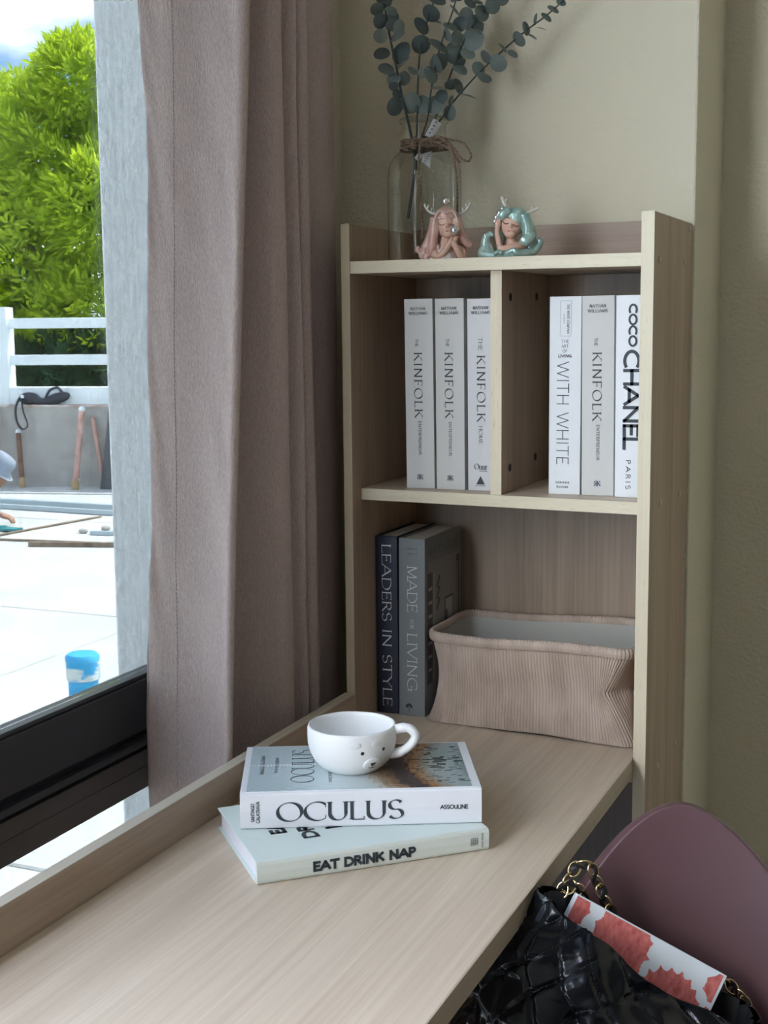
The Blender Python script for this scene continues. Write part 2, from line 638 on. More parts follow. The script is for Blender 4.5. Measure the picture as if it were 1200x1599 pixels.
white_ext = add_noise(mat('white_outdoor_paint', (.7, .74, .76), .7), (.70, .76, .79), (.78, .83, .85), (4, 4, 4))
conc_w = add_bump(add_noise(mat('raw_concrete', (.4, .38, .35), .9), (.30, .29, .27), (.50, .48, .45), (7, 7, 7), 8, .3, .7, .7), (20, 20, 20), .6, .01, 5)
pr = struct('parapet', 'raw concrete parapet wall at the far edge of the terrace', 'parapet wall', (-6.54, 7.83, 0), R(13.6))
MB().box(-4, 6.5, 0, .16, ZB - .6, -.045).build('wall_face', conc_w, pr, bevel=.01)
MB().box(-4, 6.5, -.012, .10, -.052, -.032).build('rusty_edge', add_noise(mat('rusty_edge', (.4, .3, .25), .9), (.36, .22, .16), (.70, .66, .62), (9, 9, 9)), pr)
MB().box(-4, 6.5, .05, .20, -.040, .119).build('coping', white_ext, pr, bevel=.012)

rail = thing('white_railing', 'white painted railing of flat bars standing on the parapet', 'railing', (-6.54, 7.83, .119), R(13.6))
for x0 in (-3.3, -.585, 2.2):
    MB().box(x0, x0 + .19, .04, .20, -.19, .70).build('post', white_ext, rail, bevel=.01)
for z0, z1 in ((.192, .282), (.512, .602)):
    MB().box(-4, 6.5, .085, .135, z0, z1).build('rail_bar', white_ext, rail, bevel=.008)


def pt(s, n_, z):                   # along the parapet, out from it towards the window, height
    c, q = math.cos(R(13.6)), math.sin(R(13.6))
    return Vector((-6.54 + s * c + n_ * q, 7.83 + s * q - n_ * c, z))


rust = add_noise(mat('rusty_pink_paint', (.5, .3, .25), .8), (.40, .20, .14), (.62, .42, .37), (18, 18, 18))
rust2 = add_noise(mat('dark_rust', (.2, .1, .06), .85), (.13, .065, .045), (.26, .14, .09), (18, 18, 18))
ochre = mat('ochre_paint', (.42, .29, .15), .8)


def prop_pole(label, a, b, r_, m, foot=None):
    o = thing('steel_prop', label, 'pole', tuple(b), group='steel props along the parapet')
    d = a - b
    MB().tube([Vector((0, 0, 0)), d], r_, 10).build('tube', m, o, smooth=40)
    if foot:
        MB().lathe([(r_ * 1.2, 0), (r_ * 1.35, .05), (r_ * 1.1, .09)], 12).build('foot', foot, o, smooth=40)
        MB().tube([d * .12 + Vector((-.034, 0, 0)), d * .12 + Vector((.034, 0, 0))], .010, 8).build('locking_pin', white_ext, o)
        MB().ball(d * .985, r_ * 1.15, 10, 6).build('cap', white_ext, o, smooth=60)
    return o


prop_pole('pale pink steel prop with an ochre foot leaning on the parapet', pt(.318, .06, -.06), pt(.296, .22, ZB), .026, rust, ochre)
prop_pole('brown rusty prop with a wide foot below the hanging strap', pt(-.285, .05, -.26), pt(-.235, .12, ZB), .022, rust2, ochre)
prop_pole('slanted rusty rod beside the dark board at the parapet', pt(.41, .05, -.14), pt(.52, .10, ZB), .020, rust)
prop_pole('pink prop at the edge of view left of the hanging strap', pt(-.475, .06, -.08), pt(-.45, .14, ZB), .026, rust)
o = thing('dark_board', 'dark grey board leaning upright at the parapet near the pillar', 'board', tuple(pt(.615, .15, ZB)), R(13.6))
MB().prism([(-.11, 0), (.20, 0), (.20, .70), (-.03, .70)], 0, .03, Matrix.Rotation(R(84), 4, 'X')).build('panel', mat('dark_grey_board', (.06, .07, .075), .7), o)
MB().box(.0, .2, -.03, -.0, .30, .34).build('batten', mat('dark_grey_batten', (.05, .055, .06), .7), o)

# black bag with a hanging strap on the parapet edge
dk = mat('black_nylon', (.028, .030, .042), .55)
o = thing('black_pouch', 'black pouch with a dangling loop strap lying on the parapet edge', 'bag', tuple(pt(-.10, -.02, -.033)), R(13.6))
mb = MB()
mb.ball((-.10, 0, .055), (.10, .05, .055), 18, 10).ball((.16, 0, .055), (.13, .05, .048), 18, 10, Matrix.Rotation(R(-14), 3, 'Y')).ball((.02, 0, .03), (.10, .045, .03))
remesh(mb.build('body', dk, o, smooth=60), .012)
MB().tube(catmull([(.06, -.02, .06), (.12, -.05, .13), (.19, -.05, .15), (.22, -.03, .11)]), .012, 8).build('carry_handle', dk, o, smooth=60)
MB().tube(catmull([(-.17, -.03, .07), (-.19, -.085, -.02), (-.18, -.10, -.14), (-.13, -.10, -.21), (-.08, -.10, -.17), (-.12, -.09, -.06), (-.15, -.05, .05)]), .014, 8, flat=.5).build('hanging_strap', dk, o, smooth=60)
MB().lathe([(.012, 0), (.018, .006), (.010, .010)], 12, mx=Matrix.Translation((-.14, -.05, .075)) @ Matrix.Rotation(R(90), 4, 'X')).build('buckle', white_ext, o)

# tubes and rods lying on the terrace
steel = mat('galvanised_steel', (.42, .50, .54), .45, .3)
brown = add_noise(mat('brown_rebar', (.2, .15, .1), .8), (.12, .085, .06), (.28, .21, .15), (25, 25, 25))


def rod(name, label, a, b, r_, m, square=False):
    a, b = Vector((*a, ZB + r_)), Vector((*b, ZB + r_))
    o = thing(name, label, 'metal rod', tuple(b), group='rods and tubes lying on the terrace')
    d = a - b
    if square:
        mx = d.to_track_quat('X', 'Z').to_matrix().to_4x4()
        MB().box(0, d.length, -r_, r_, -r_, r_, mx).build('bar', m, o, bevel=r_ * .2)
    else:
        MB().tube([(0, 0, 0), d], r_, 8).build('bar', m, o, smooth=40)
    return o


rod('square_tube', 'long pale galvanised tube lying nearest the parapet', (-7.4, 6.62), (-3.2, 6.52), .03, steel, True)
rod('square_tube', 'second pale galvanised tube just in front of the longest one', (-7.2, 6.50), (-3.3, 6.36), .018, steel, True)
rod('steel_rod', 'brown rod slanting towards the parapet across another rod', (-4.95, 6.295), (-5.30, 4.75), .010, brown) if False else None
rod('steel_rod', 'thin brown rod rising diagonally across the terrace rods', (-4.954, 6.2977), (-5.12, 4.95), .008, brown)
rod('steel_rod', 'thin brown rod crossing under the diagonal one', (-4.22, 5.256), (-5.6, 5.06), .008, brown)
rod('square_tube', 'thick brown square tube lying nearest the window', (-3.2, 5.47), (-4.614, 5.0305), .015, brown, True)
rod('square_tube', 'short pale bar lying by the pillar edge', (-3.7, 5.75), (-4.526, 5.57), .014, steel, True)
for k, (x_, y_) in enumerate(((-4.62, 5.62), (-4.55, 5.78))):
    o = MB().ball((0, 0, 0), (.035, .03, .02), 10, 6).build('concrete_crumb', conc_w, None, 50, loc=(x_, y_, ZB + .015 + DZ))
    tag(o, ('grey concrete crumb beside the short pale bar', 'grey concrete crumb behind the short pale bar')[k], 'stone', 'crumbs on the terrace')

# blue pipe stub
blue = add_noise(mat('blue_pvc', (.03, .32, .62), .5), (.02, .30, .60), (.05, .42, .72), (9, 9, 9))
blue_w = add_noise(mat('worn_blue_pvc', (.3, .45, .5), .7), (.03, .33, .62), (.55, .60, .58), (13, 13, 30), 5, .46, .52)
o = thing('pipe_stub', 'blue capped plastic pipe stub standing on the terrace', 'pipe', (-1.86, 1.82, ZB))
MB().lathe([(.050, 0), (.050, .215)], 28).build('pipe', blue, o, smooth=40)
MB().lathe([(.056, 0), (.056, .062), (.055, .063)], 28, c=(0, 0, .195)).build('collar', blue_w, o, smooth=40)
MB().lathe([(.058, 0), (.058, .014), (.050, .024), (.0, .026)], 28, c=(0, 0, .258)).build('cap', blue, o, smooth=40)

# trees behind the parapet


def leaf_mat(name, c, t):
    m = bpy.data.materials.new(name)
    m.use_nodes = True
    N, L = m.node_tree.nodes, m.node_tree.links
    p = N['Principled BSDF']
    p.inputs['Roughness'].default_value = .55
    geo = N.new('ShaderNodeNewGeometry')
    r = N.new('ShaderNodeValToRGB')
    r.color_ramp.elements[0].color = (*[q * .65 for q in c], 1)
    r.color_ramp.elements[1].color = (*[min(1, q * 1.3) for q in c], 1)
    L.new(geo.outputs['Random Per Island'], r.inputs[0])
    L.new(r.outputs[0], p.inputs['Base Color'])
    tr = N.new('ShaderNodeBsdfTranslucent')
    tr.inputs[0].default_value = (*t, 1)
    x = N.new('ShaderNodeMixShader')
    x.inputs[0].default_value = .45
    L.new(p.outputs[0], x.inputs[1])
    L.new(tr.outputs[0], x.inputs[2])
    L.new(x.outputs[0], N['Material Output'].inputs[0])
    return m


bark = add_noise(mat('bark', (.2, .15, .1), .9), (.10, .08, .06), (.22, .18, .14), (9, 9, 3))


def tree(label, base, height, crown, n_spray, m, seed, size=.16, group='trees beyond the parapet'):
    """crown: list of (x, y, z, rx, ry, rz) lobes in local coordinates"""
    rnd = random.Random(seed)
    o = thing('leafy_tree', label, 'tree', base, group=group)
    tb = MB()
    tb.tube(catmull([(0, 0, 0), (.08, .05, height * .4), (-.05, 0, height * .8)]), [.13] * 8 + [.11] * 8 + [.07], 8)
    for (x, y, z, rx, ry, rz) in crown:
        tb.tube(catmull([(0, 0, height * .35), (x * .5, y * .5, (height * .4 + z) / 2), (x, y, z)]), .03, 6)
    tb.build('trunk', bark, o, smooth=60)
    lb = MB()
    for k in range(n_spray):
        x, y, z, rx, ry, rz = crown[k % len(crown)]
        while True:
            d = Vector((rnd.uniform(-1, 1), rnd.uniform(-1, 1), rnd.uniform(-1, 1)))
            if .1 < d.length < 1:
                break
        d = d.normalized() * d.length ** .45
        c = Vector((x + d.x * rx, y + d.y * ry, z + d.z * rz))
        out = (d + Vector((0, 0, .3)) + Vector((rnd.gauss(0, .5), rnd.gauss(0, .5), rnd.gauss(0, .4)))).normalized()
        side = out.cross(Vector((rnd.gauss(0, 1), rnd.gauss(0, 1), rnd.gauss(0, 1)))).normalized()
        nl = 7
        for q in range(nl):               # a pinnate spray of narrow leaflets
            t = q / (nl - 1)
            b = c + out * (t * size * 1.6) - Vector((0, 0, t * t * size * .35))
            s_ = 1 if q % 2 else -1
            dr = (side * s_ * (1 - .6 * t) + out * (.35 + t)).normalized()
            wv = dr.cross(out.cross(side)).normalized()
            ln, wd = size * rnd.uniform(.7, 1.1), size * rnd.uniform(.12, .2)
            up = out.cross(side) * (ln * .08)
            lb.add([b, b + dr * ln * .5 + wv * wd + up, b + dr * ln, b + dr * ln * .5 - wv * wd + up], [(0, 1, 2), (0, 2, 3)])
    f = lb.build('foliage', m, o)
    f['kind'] = 'stuff'
    return o


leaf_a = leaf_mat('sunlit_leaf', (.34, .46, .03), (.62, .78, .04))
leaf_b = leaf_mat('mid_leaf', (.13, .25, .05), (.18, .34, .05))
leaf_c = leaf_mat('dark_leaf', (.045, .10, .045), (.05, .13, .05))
GZ = ZB - 4.0
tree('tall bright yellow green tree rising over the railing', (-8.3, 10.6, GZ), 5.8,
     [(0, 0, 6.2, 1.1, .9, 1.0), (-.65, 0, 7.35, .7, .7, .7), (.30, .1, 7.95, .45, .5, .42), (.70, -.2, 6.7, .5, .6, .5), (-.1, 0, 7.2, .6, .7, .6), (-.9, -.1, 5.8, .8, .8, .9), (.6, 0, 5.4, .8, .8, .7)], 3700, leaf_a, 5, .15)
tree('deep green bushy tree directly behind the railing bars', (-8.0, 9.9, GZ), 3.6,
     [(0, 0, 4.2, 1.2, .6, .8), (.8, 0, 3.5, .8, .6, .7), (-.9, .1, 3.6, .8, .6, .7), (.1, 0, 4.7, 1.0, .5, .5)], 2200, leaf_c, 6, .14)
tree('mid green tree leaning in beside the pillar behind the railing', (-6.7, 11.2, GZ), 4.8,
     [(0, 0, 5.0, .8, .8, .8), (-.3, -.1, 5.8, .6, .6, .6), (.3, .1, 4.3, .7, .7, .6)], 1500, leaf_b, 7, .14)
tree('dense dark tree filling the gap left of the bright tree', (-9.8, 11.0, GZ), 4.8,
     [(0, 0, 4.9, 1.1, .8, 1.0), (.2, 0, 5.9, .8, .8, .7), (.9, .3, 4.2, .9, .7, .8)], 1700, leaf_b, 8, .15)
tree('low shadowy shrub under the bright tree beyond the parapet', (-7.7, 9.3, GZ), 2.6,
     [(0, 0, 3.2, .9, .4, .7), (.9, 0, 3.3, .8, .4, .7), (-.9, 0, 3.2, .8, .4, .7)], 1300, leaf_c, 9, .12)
MB_hill = MB().grid(lambda u, v: Vector((-45 + 50 * u, 26 + 10 * v + 2 * math.sin(u * 9), ZB - 4 + 2.6 * math.sin(v * 1.57) + .5 * noise.noise(Vector((u * 14, v * 3, 1))))), 60, 12)
smesh('hill', MB_hill, mat('far_woods', (.05, .10, .05), .95), 'low wooded rise far beyond the terrace', 'hill', 60)

# worker kneeling at the left edge of view
skin = mat('tanned_skin', (.30, .15, .10), .55)
navy = mat('navy_cloth', (.012, .018, .04), .8)
hat_m = mat('grey_cloth_hat', (.26, .30, .37), .9)


def skin_body(name, verts, edges, radii, m, parent, sub=2):
    me = bpy.data.meshes.new(name)
    me.from_pydata(verts, edges, [])
    me.materials.append(m)
    o = bpy.data.objects.new(name, me)
    COL.objects.link(o)
    o.parent = parent
    o.modifiers.new('skin', 'SKIN')
    for i, r_ in enumerate(radii):
        q = me.skin_vertices[0].data[i]
        q.radius = (r_, r_)
        q.use_root = i == 0
    s_ = o.modifiers.new('smooth', 'SUBSURF')
    s_.levels = s_.render_levels = sub
    for p_ in me.polygons:
        p_.use_smooth = True
    return o


wk = thing('person', 'worker in a grey hat and navy clothes kneeling at the edge of the terrace', 'person', (-5.93, 5.54, ZB), R(25))
V_ = [(0, 0, .30), (.12, 0, .35), (.28, 0, .365), (.38, 0, .365), (.46, 0, .36),
      (.30, -.17, .35), (.40, -.20, .22), (.53, -.14, .12), (.57, -.13, .09),
      (.30, .17, .35), (.36, .20, .20), (.48, .14, .07),
      (.02, -.11, .27), (.26, -.14, .09), (-.10, -.12, .06), (-.24, -.12, .04),
      (.02, .11, .27), (.26, .14, .09), (-.10, .12, .06), (-.24, .12, .04)]
E_ = [(0, 1), (1, 2), (2, 3), (3, 4), (2, 5), (5, 6), (6, 7), (7, 8), (2, 9), (9, 10), (10, 11),
      (0, 12), (12, 13), (13, 14), (14, 15), (0, 16), (16, 17), (17, 18), (18, 19)]
RR = [.13, .13, .14, .06, .05, .06, .045, .036, .03, .06, .045, .035, .085, .065, .05, .04, .085, .065, .05, .04]
skin_body('body', V_, E_, RR, navy, wk)
hd = MB().ball((0, 0, 0), (.082, .072, .10), 18, 12).ball((.055, 0, -.06), (.045, .045, .04)).ball((.088, 0, -.015), (.016, .014, .022), 8, 6)
for s_ in (-1, 1):
    hd.ball((.0, .075 * s_, -.015), (.02, .01, .03), 8, 6)
remesh(hd.build('head', skin, wk, smooth=60, loc=(.535, -.01, .375)), .008).rotation_euler = (0, R(50), 0)
hb = MB().lathe([(.130, -.02), (.126, -.025), (.088, .012), (.086, .06), (.070, .095), (.0, .105)], 28)
q = hb.build('hat', hat_m, wk, smooth=60, loc=(.555, -.01, .41))
q.rotation_euler = (0, R(42), 0)
hnd = MB()
hnd.ball((0, 0, 0), (.042, .036, .018), 14, 8)
for k, l in enumerate((.062, .072, .068, .055)):
    y_ = -.026 + .0175 * k
    hnd.tube(catmull([(.02, y_, .002), (.02 + l * .5, y_ * 1.1, .006), (.02 + l, y_ * 1.1, -.014)], 4), [.0095] * 8 + [.006], 8)
hnd.tube(catmull([(-.01, .03, 0), (.02, .052, .0), (.05, .05, -.01)], 4), .010, 8)
remesh(hnd.build('hand', skin, wk, smooth=60, loc=(.60, -.125, .075)), .004).rotation_euler = (0, R(25), R(-8))
tl = MB().tube([(0, 0, 0), (.14, .02, .0)], .018, 8).box(.12, .26, -.03, .05, -.012, .004)
tag(tl.build('trowel', mat('teal_plastic', (.03, .22, .24), .5), None, loc=(-5.33, 5.50, ZB + .02 + DZ)), 'teal handled trowel on the terrace under the hand of the worker', 'trowel')

# ------------------------------------------------------------------ desk
WC0, WC1 = (.66, .555, .435), (.52, .415, .31)
wood_x = wood('oak_laminate_along_x', WC0, WC1, 0)
wood_y = wood('oak_laminate_along_y', WC0, WC1, 1)
wood_z = wood('shaded_oak_laminate_along_z', (.49, .37, .255), (.345, .24, .155), 2)  # upright panels: shade of the outer side put into the oak colour
wood_in = wood('oak_laminate_inside_shade', (.45, .335, .235), (.31, .22, .15), 2)  # same oak, darkened in colour for the shade inside the shelf
edge_x = wood('pale_edge_band_along_x', (.71, .64, .475), (.63, .555, .40), 0, .5, (.40, .33, .22))
edge_y = wood('pale_edge_band_along_y', (.58, .48, .36), (.46, .37, .27), 1, .5)
edge_z = wood('pale_edge_band_along_z', (.71, .64, .475), (.63, .555, .40), 2, .5, (.40, .33, .22))
edge_t = wood('pale_upstand_band', (.62, .56, .45), (.52, .46, .36), 1, .5)

desk = thing('window_desk', 'long pale oak desk running along the window with a low back board', 'desk', (0, 0, -DZ))
H = DZ
MB().box(0, .4392, -2.6, .262, H - .0268, H).build('table_top', wood_y, desk, bevel=.0008)
MB().box(.4392, .4402, -2.6, -.0004, H - .0270, H - .0003).build('edge_band', edge_y, desk)
MB().box(-.0165, -.0002, -2.6, -.0004, H - .20, H + .0505).build('back_board', wood('shade_brown_oak_laminate', (.46, .355, .27), (.33, .245, .18), 1), desk, bevel=.0006)  # same oak, with the shade of facing away from the window in its colour
MB().box(-.0168, -.0001, -2.6, -.0004, H + .0506, H + .0516).build('back_board_edge', edge_t, desk)
MB().box(.0, .4385, -.515, -.495, H - .105, H - .0275).build('cross_rail', wood_x, desk)
MB().box(0, .018, -2.6, -2.15, 0, H - .0275).build('leg_panel', wood_y, desk)
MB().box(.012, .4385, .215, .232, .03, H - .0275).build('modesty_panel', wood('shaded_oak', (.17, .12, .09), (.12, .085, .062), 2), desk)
MB().box(.3, .4385, .0, .016, H - .036, H - .0275).build('apron', edge_x, desk)

# ------------------------------------------------------------------ shelf unit
sh = thing('shelf_unit', 'pale oak bookshelf unit standing over the far end of the desk', 'shelf unit', (0, 0, -DZ))
W, D, T = .44, .268, .0178
ZP = H + .7717


def board(name, x0, x1, y0, y1, z0, z1, m, em, edge='y', parent=sh):
    """laminate board with its pale front edge band as a sub-part"""
    o = MB().box(x0, x1, y0 + .001, y1, z0, z1).build(name, m, parent, bevel=.0005, seg=1)
    MB().box(x0, x1, y0, y0 + .001, z0, z1).build('edge_band', em, o)
    return o


board('side_panel', W, W + T, 0, D, 0.0, ZP, wood_z, edge_z)
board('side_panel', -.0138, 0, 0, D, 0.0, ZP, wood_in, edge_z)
board('top_board', .0003, W - .0003, .001, D - .018, H + .6985, H + .7164, wood_x, edge_x)
MB().box(.0003, W - .0003, D - .018, D, H + .6985, H + .777).build('back_rail', wood('walnut_tinted_rail', (.42, .31, .23), (.29, .20, .145), 0), sh, bevel=.0006)
ms = MB()
o = MB().add([Vector(q) for q in ((.0003, .034, H + .3535), (W - .0003, .006, H + .3535), (W - .0003, D - .006, H + .3535), (.0003, D - .006, H + .3535),
                                  (.0003, .034, H + .3711), (W - .0003, .006, H + .3711), (W - .0003, D - .006, H + .3711), (.0003, D - .006, H + .3711))],
             [(3, 2, 1, 0), (4, 5, 6, 7), (1, 2, 6, 5), (2, 3, 7, 6), (3, 0, 4, 7), (0, 1, 5, 4)]).build('middle_shelf', wood_x, sh)
MB().add([Vector(q) for q in ((.0003, .033, H + .3535), (W - .0003, .005, H + .3535), (W - .0003, .005, H + .3711), (.0003, .033, H + .3711))], [(0, 1, 2, 3)]).build('edge_band', edge_x, o, solid=.0008)
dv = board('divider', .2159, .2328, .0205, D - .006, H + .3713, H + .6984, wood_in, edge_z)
MB().box(.0005, W - .0005, D - .0055, D - .0005, H + .002, H + .698).build('back_panel', wood('back_panel_shade_oak', (.37, .28, .205), (.25, .18, .125), 2), sh)  # compartment shade put into the oak colour of the back
cap_m = mat('beige_screw_cap', (.60, .52, .38), .5)
hole_m = mat('dark_screw_recess', (.02, .022, .02), .6)
for (y_, z_) in ((.034, .708), (.210, .712), (.068, .364), (.207, .361), (.255, .255), (.084, -.036), (.212, -.037), (.245, .762)):
    MB().lathe([(.0052, 0), (.0048, .0014), (.003, .0019), (0, .002)], 14, mx=Matrix.Translation((W + T, y_, H + z_)) @ Matrix.Rotation(R(90), 4, 'Y')).build('screw_cap', cap_m, sh, smooth=50)
for (y_, z_) in ((.061, .6606), (.192, .6637), (.0604, .4082), (.190, .4126)):
    MB().lathe([(.0060, 0), (.0060, .0006), (.0040, .0008), (.0038, .0002), (0, .0002)], 14, mx=Matrix.Translation((.2328, y_, H + z_)) @ Matrix.Rotation(R(90), 4, 'Y')).build('screw_recess', hole_m, sh)

# ------------------------------------------------------------------ books
paper = add_bump(mat('page_edges', (.70, .69, .64), .8), (20, 400, 20), .3, .0005)
white_cover = mat('white_book_cover', (.66, .67, .69), .5)
white_cover2 = mat('bright_white_book_cover', (.74, .765, .79), .45)
ivory_cover = mat('ivory_book_cover', (.60, .60, .58), .55)
UP, RT, DN = Vector((0, 0, 1)), Vector((1, 0, 0)), Vector((0, 0, -1))


def upright_book(name, label, x0, x1, y, z, h, depth, m, group, lean=0.0, spine_bow=.0):
    """hardcover standing on its tail, spine towards -y; origin at the spine's lower left corner"""
    o = thing(name, label, 'book', (x0, y, z), group=group, rot=(0, lean, 0))
    t = x1 - x0
    c = .0022
    cov = MB().box(0, c, 0, depth, 0, h).box(t - c, t, 0, depth, 0, h)
    n = 8
    prof = [(t * i / n, -.0016 * math.sin(math.pi * i / n)) for i in range(n + 1)]
    cov.prism(prof + [(t, .003), (0, .003)], 0, h)
    cov.build('cover', m, o, bevel=.0006)
    MB().box(c, t - c, .003, depth - .004, .003, h - .003).build('page_block', paper, o)
    return o, t


def spine_down(t, frac, h):         # origin for text running down the spine, at a fraction of the height
    return Vector((t / 2, -.0022, h * (1 - frac)))


def kinfolk(o, t, h, tail, off=0.0):
    L = []
    c = t / 2 + off
    y = -.0022
    ch = .0030
    L.append(('NATHAN', .0042, (c, y, h * (1 - .058)), RT, UP, dict(weight=.18, thin=.09, track=.16, length=.024, align='c')))
    L.append(('WILLIAMS', .0042, (c, y, h * (1 - .082)), RT, UP, dict(weight=.18, thin=.09, track=.16, length=.0295, align='c')))
    if tail == 'ENTERPRENEUR':
        L.append(('THE', .0046, (c - .005, y, h * (1 - .208)), DN, RT, dict(weight=.17, thin=.09, track=.12, length=.0115)))
        L.append(('KINFOLK', .0128, (c - .0072, y, h * (1 - .280)), DN, RT, dict(weight=.165, thin=.055, track=.24, length=.0985)))
        L.append(('ENTERPRENEUR', .0044, (c - .0015, y, h * (1 - .642)), DN, RT, dict(weight=.17, thin=.09, track=.14, length=.0515)))
    else:
        L.append(('THE', .0060, (c - .0035, y, h * (1 - .203)), DN, RT, dict(weight=.14, thin=.06, track=.14, length=.0185)))
        L.append(('KINFOLK', .0128, (c - .006, y, h * (1 - .296)), DN, RT, dict(weight=.165, thin=.055, track=.24, length=.0985)))
        L.append(('HOME', .0060, (c - .0035, y, h * (1 - .660)), DN, RT, dict(weight=.14, thin=.06, track=.14, length=.0270)))
        L.append(('Ouur', .0088, (c - .0005, y, h * (1 - .888)), RT, UP, dict(weight=.14, thin=.05, track=.04, length=.0205, align='c')))
        L.append(('ARTISAN', .0019, (c - .0015, y, h * (1 - .976)), RT, UP, dict(weight=.2, track=.3, length=.016, align='c')))
    lettering(o, L, print_dark, 'spine_lettering')
    if tail == 'ENTERPRENEUR':
        em = MB()
        cz = h * (1 - .938)
        em.add([Vector((c + .0058 * math.cos(2 * math.pi * k / 24), y + .0003, cz + .0058 * math.sin(2 * math.pi * k / 24))) for k in range(24)], [tuple(range(24))])
        e = em.build('emblem', mat_emblem, o)
        lm = MB()
        text_geo(lm, 'R', .0070, (c - .0003, y - .0001, cz - .0035), (-1, 0, 0), UP, weight=.17, thin=.08, length=.0042)
        text_geo(lm, 'K', .0070, (c + .0002, y - .0001, cz - .0035), RT, UP, weight=.17, thin=.08, length=.0046)
        lm.build('monogram', print_dark, e)
    else:
        em = MB()
        em.add([Vector((c - .008, y, h * (1 - .966))), Vector((c + .0055, y, h * (1 - .966))), Vector((c - .0012, y, h * (1 - .922)))], [(0, 1, 2)])
        em.add([Vector((c - .003, y, h * (1 - .897))), Vector((c + .0095, y, h * (1 - .897))), Vector((c + .0095, y, h * (1 - .894))), Vector((c - .003, y, h * (1 - .894)))], [(0, 1, 2, 3)])
        em.build('emblem', print_dark, o)


mat_emblem = mat('grey_emblem_disc', (.50, .51, .53), .6)
ZS = .3713
BH = .2890
GB = 'white books on the middle shelf'
o, t = upright_book('white_book', 'white book with serif lettering in the left compartment, nearest the curtain', .0665, .1130, .058, ZS, BH, .185, ivory_cover, GB, -.0085)
kinfolk(o, t, BH, 'ENTERPRENEUR')
o, t = upright_book('white_book', 'white book with serif lettering, middle one of three in the left compartment', .1160, .1622, .0585, ZS, BH, .185, ivory_cover, GB, -.0060)
kinfolk(o, t, BH, 'ENTERPRENEUR')
o, t = upright_book('white_book', 'white book with a small black triangle on its spine beside the divider', .1668, .2130, .060, ZS, BH - .001, .185, white_cover, GB, -.0055)
kinfolk(o, t, BH, 'HOME', -.0012)
o, t = upright_book('white_book', 'white book with thin tall lettering and a small framed box on its spine', .2935, .3412, .060, ZS, BH, .185, white_cover2, GB, 0)
y = -.0022
L = []
c = t / 2 - .0012
thinw = dict(weight=.075, track=.10)
L.append(('THE WHITE COMPANY', .0034, (c + .0040, y, BH * (1 - .040)), DN, RT, dict(weight=.15, thin=.08, track=.14, length=.0425)))
L.append(('LONDON', .0015, (c - .0012, y, BH * (1 - .085)), DN, RT, dict(weight=.2, track=.3, length=.014)))
for s_, fz, ln, wt in (('THE', .232, .0110, .1), ('ART', .256, .0100, .1), ('OF', .280, .0064, .1), ('LIVING', .305, .0195, .19)):
    L.append((s_, .0046, (c + .0012, y, BH * (1 - fz)), RT, UP, dict(weight=wt, track=.16, length=ln, align='c')))
L.append(('WITH WHITE', .0185, (c - .0105, y, BH * (1 - .327)), DN, RT, dict(weight=.062, track=.11, length=.1500)))
L.append(('CHRISSIE', .0030, (c - .0010, y, BH * (1 - .944)), RT, UP, dict(weight=.2, track=.3, length=.0205, align='c')))
L.append(('RUCKER', .0030, (c - .0010, y, BH * (1 - .967)), RT, UP, dict(weight=.2, track=.3, length=.0175, align='c')))
lettering(o, L, print_dark, 'spine_lettering')
fr = MB()
x0, x1, z1, z0 = c - .0062, c + .0102, BH * (1 - .022), BH * (1 - .198)
for a in ((x0, x1, z1 - .0003, z1), (x0, x1, z0, z0 + .0003), (x0, x0 + .0003, z0, z1), (x1 - .0003, x1, z0, z1)):
    fr.poly([Vector((a[0], y, a[2])), Vector((a[1], y, a[2])), Vector((a[1], y, a[3])), Vector((a[0], y, a[3]))])
fr.build('printed_frame', print_grey, o)
o, t = upright_book('white_book', 'white serif lettered book in the right compartment between two sans lettered books', .3440, .3918, .059, ZS, BH, .185, ivory_cover, GB, -.0075)
kinfolk(o, t, BH, 'ENTERPRENEUR')
o, t = upright_book('white_book', 'white book with heavy black lettering against the right side panel', .3945, .4385, .0535, ZS, BH, .185, white_cover2, GB, -.004)
L = [('COCO', .0128, (t / 2 - .0035, y, BH * (1 - .045)), DN, RT, dict(weight=.235, track=.11, length=.0590)),
     ('CHANEL', .0245, (t / 2 - .0105, y, BH * (1 - .270)), DN, RT, dict(weight=.19, track=.055, length=.1400)),
     ('PARIS', .0075, (t / 2 - .0055, y, BH * (1 - .812)), DN, RT, dict(weight=.13, track=.40, length=.0420))]
lettering(o, L, print_dark, 'spine_lettering')

# two dark books standing on the desk under the shelf
navy_cover = mat('navy_book_cover', (.018, .022, .042), .5)
slate_cover = mat('slate_book_cover', (.215, .235, .24), .55)
GD = 'dark books standing on the desk'
h2 = .2895
o, t = upright_book('dark_book', 'black book with white serif lettering standing against the left side panel', .0008, .0385, .083, 0, h2, .165, navy_cover, GD, 0)
lettering(o, [('LEADERS IN STYLE', .0155, (t / 2 - .0068, y, h2 * (1 - .045)), DN, RT, dict(weight=.13, thin=.035, track=.10, length=.2640))], print_white, 'spine_lettering')
o, t = upright_book('dark_book', 'grey book with a room picture on its cover standing beside the basket', .0405, .0850, .0815, 0, h2 - .001, .165, slate_cover, GD, 0.006)
h3 = h2 - .001
L = [('MADE', .0165, (t / 2 - .0070, y, h3 * (1 - .152)), DN, RT, dict(weight=.085, thin=.04, track=.09, length=.0740)),
     ('FOR', .0060, (t / 2 - .0025, y, h3 * (1 - .452)), DN, RT, dict(weight=.10, thin=.05, track=.12, length=.0150)),
     ('LIVING', .0165, (t / 2 - .0070, y, h3 * (1 - .530)), DN, RT, dict(weight=.085, thin=.04, track=.09, length=.0930))]
lettering(o, L, print_white, 'spine_lettering')
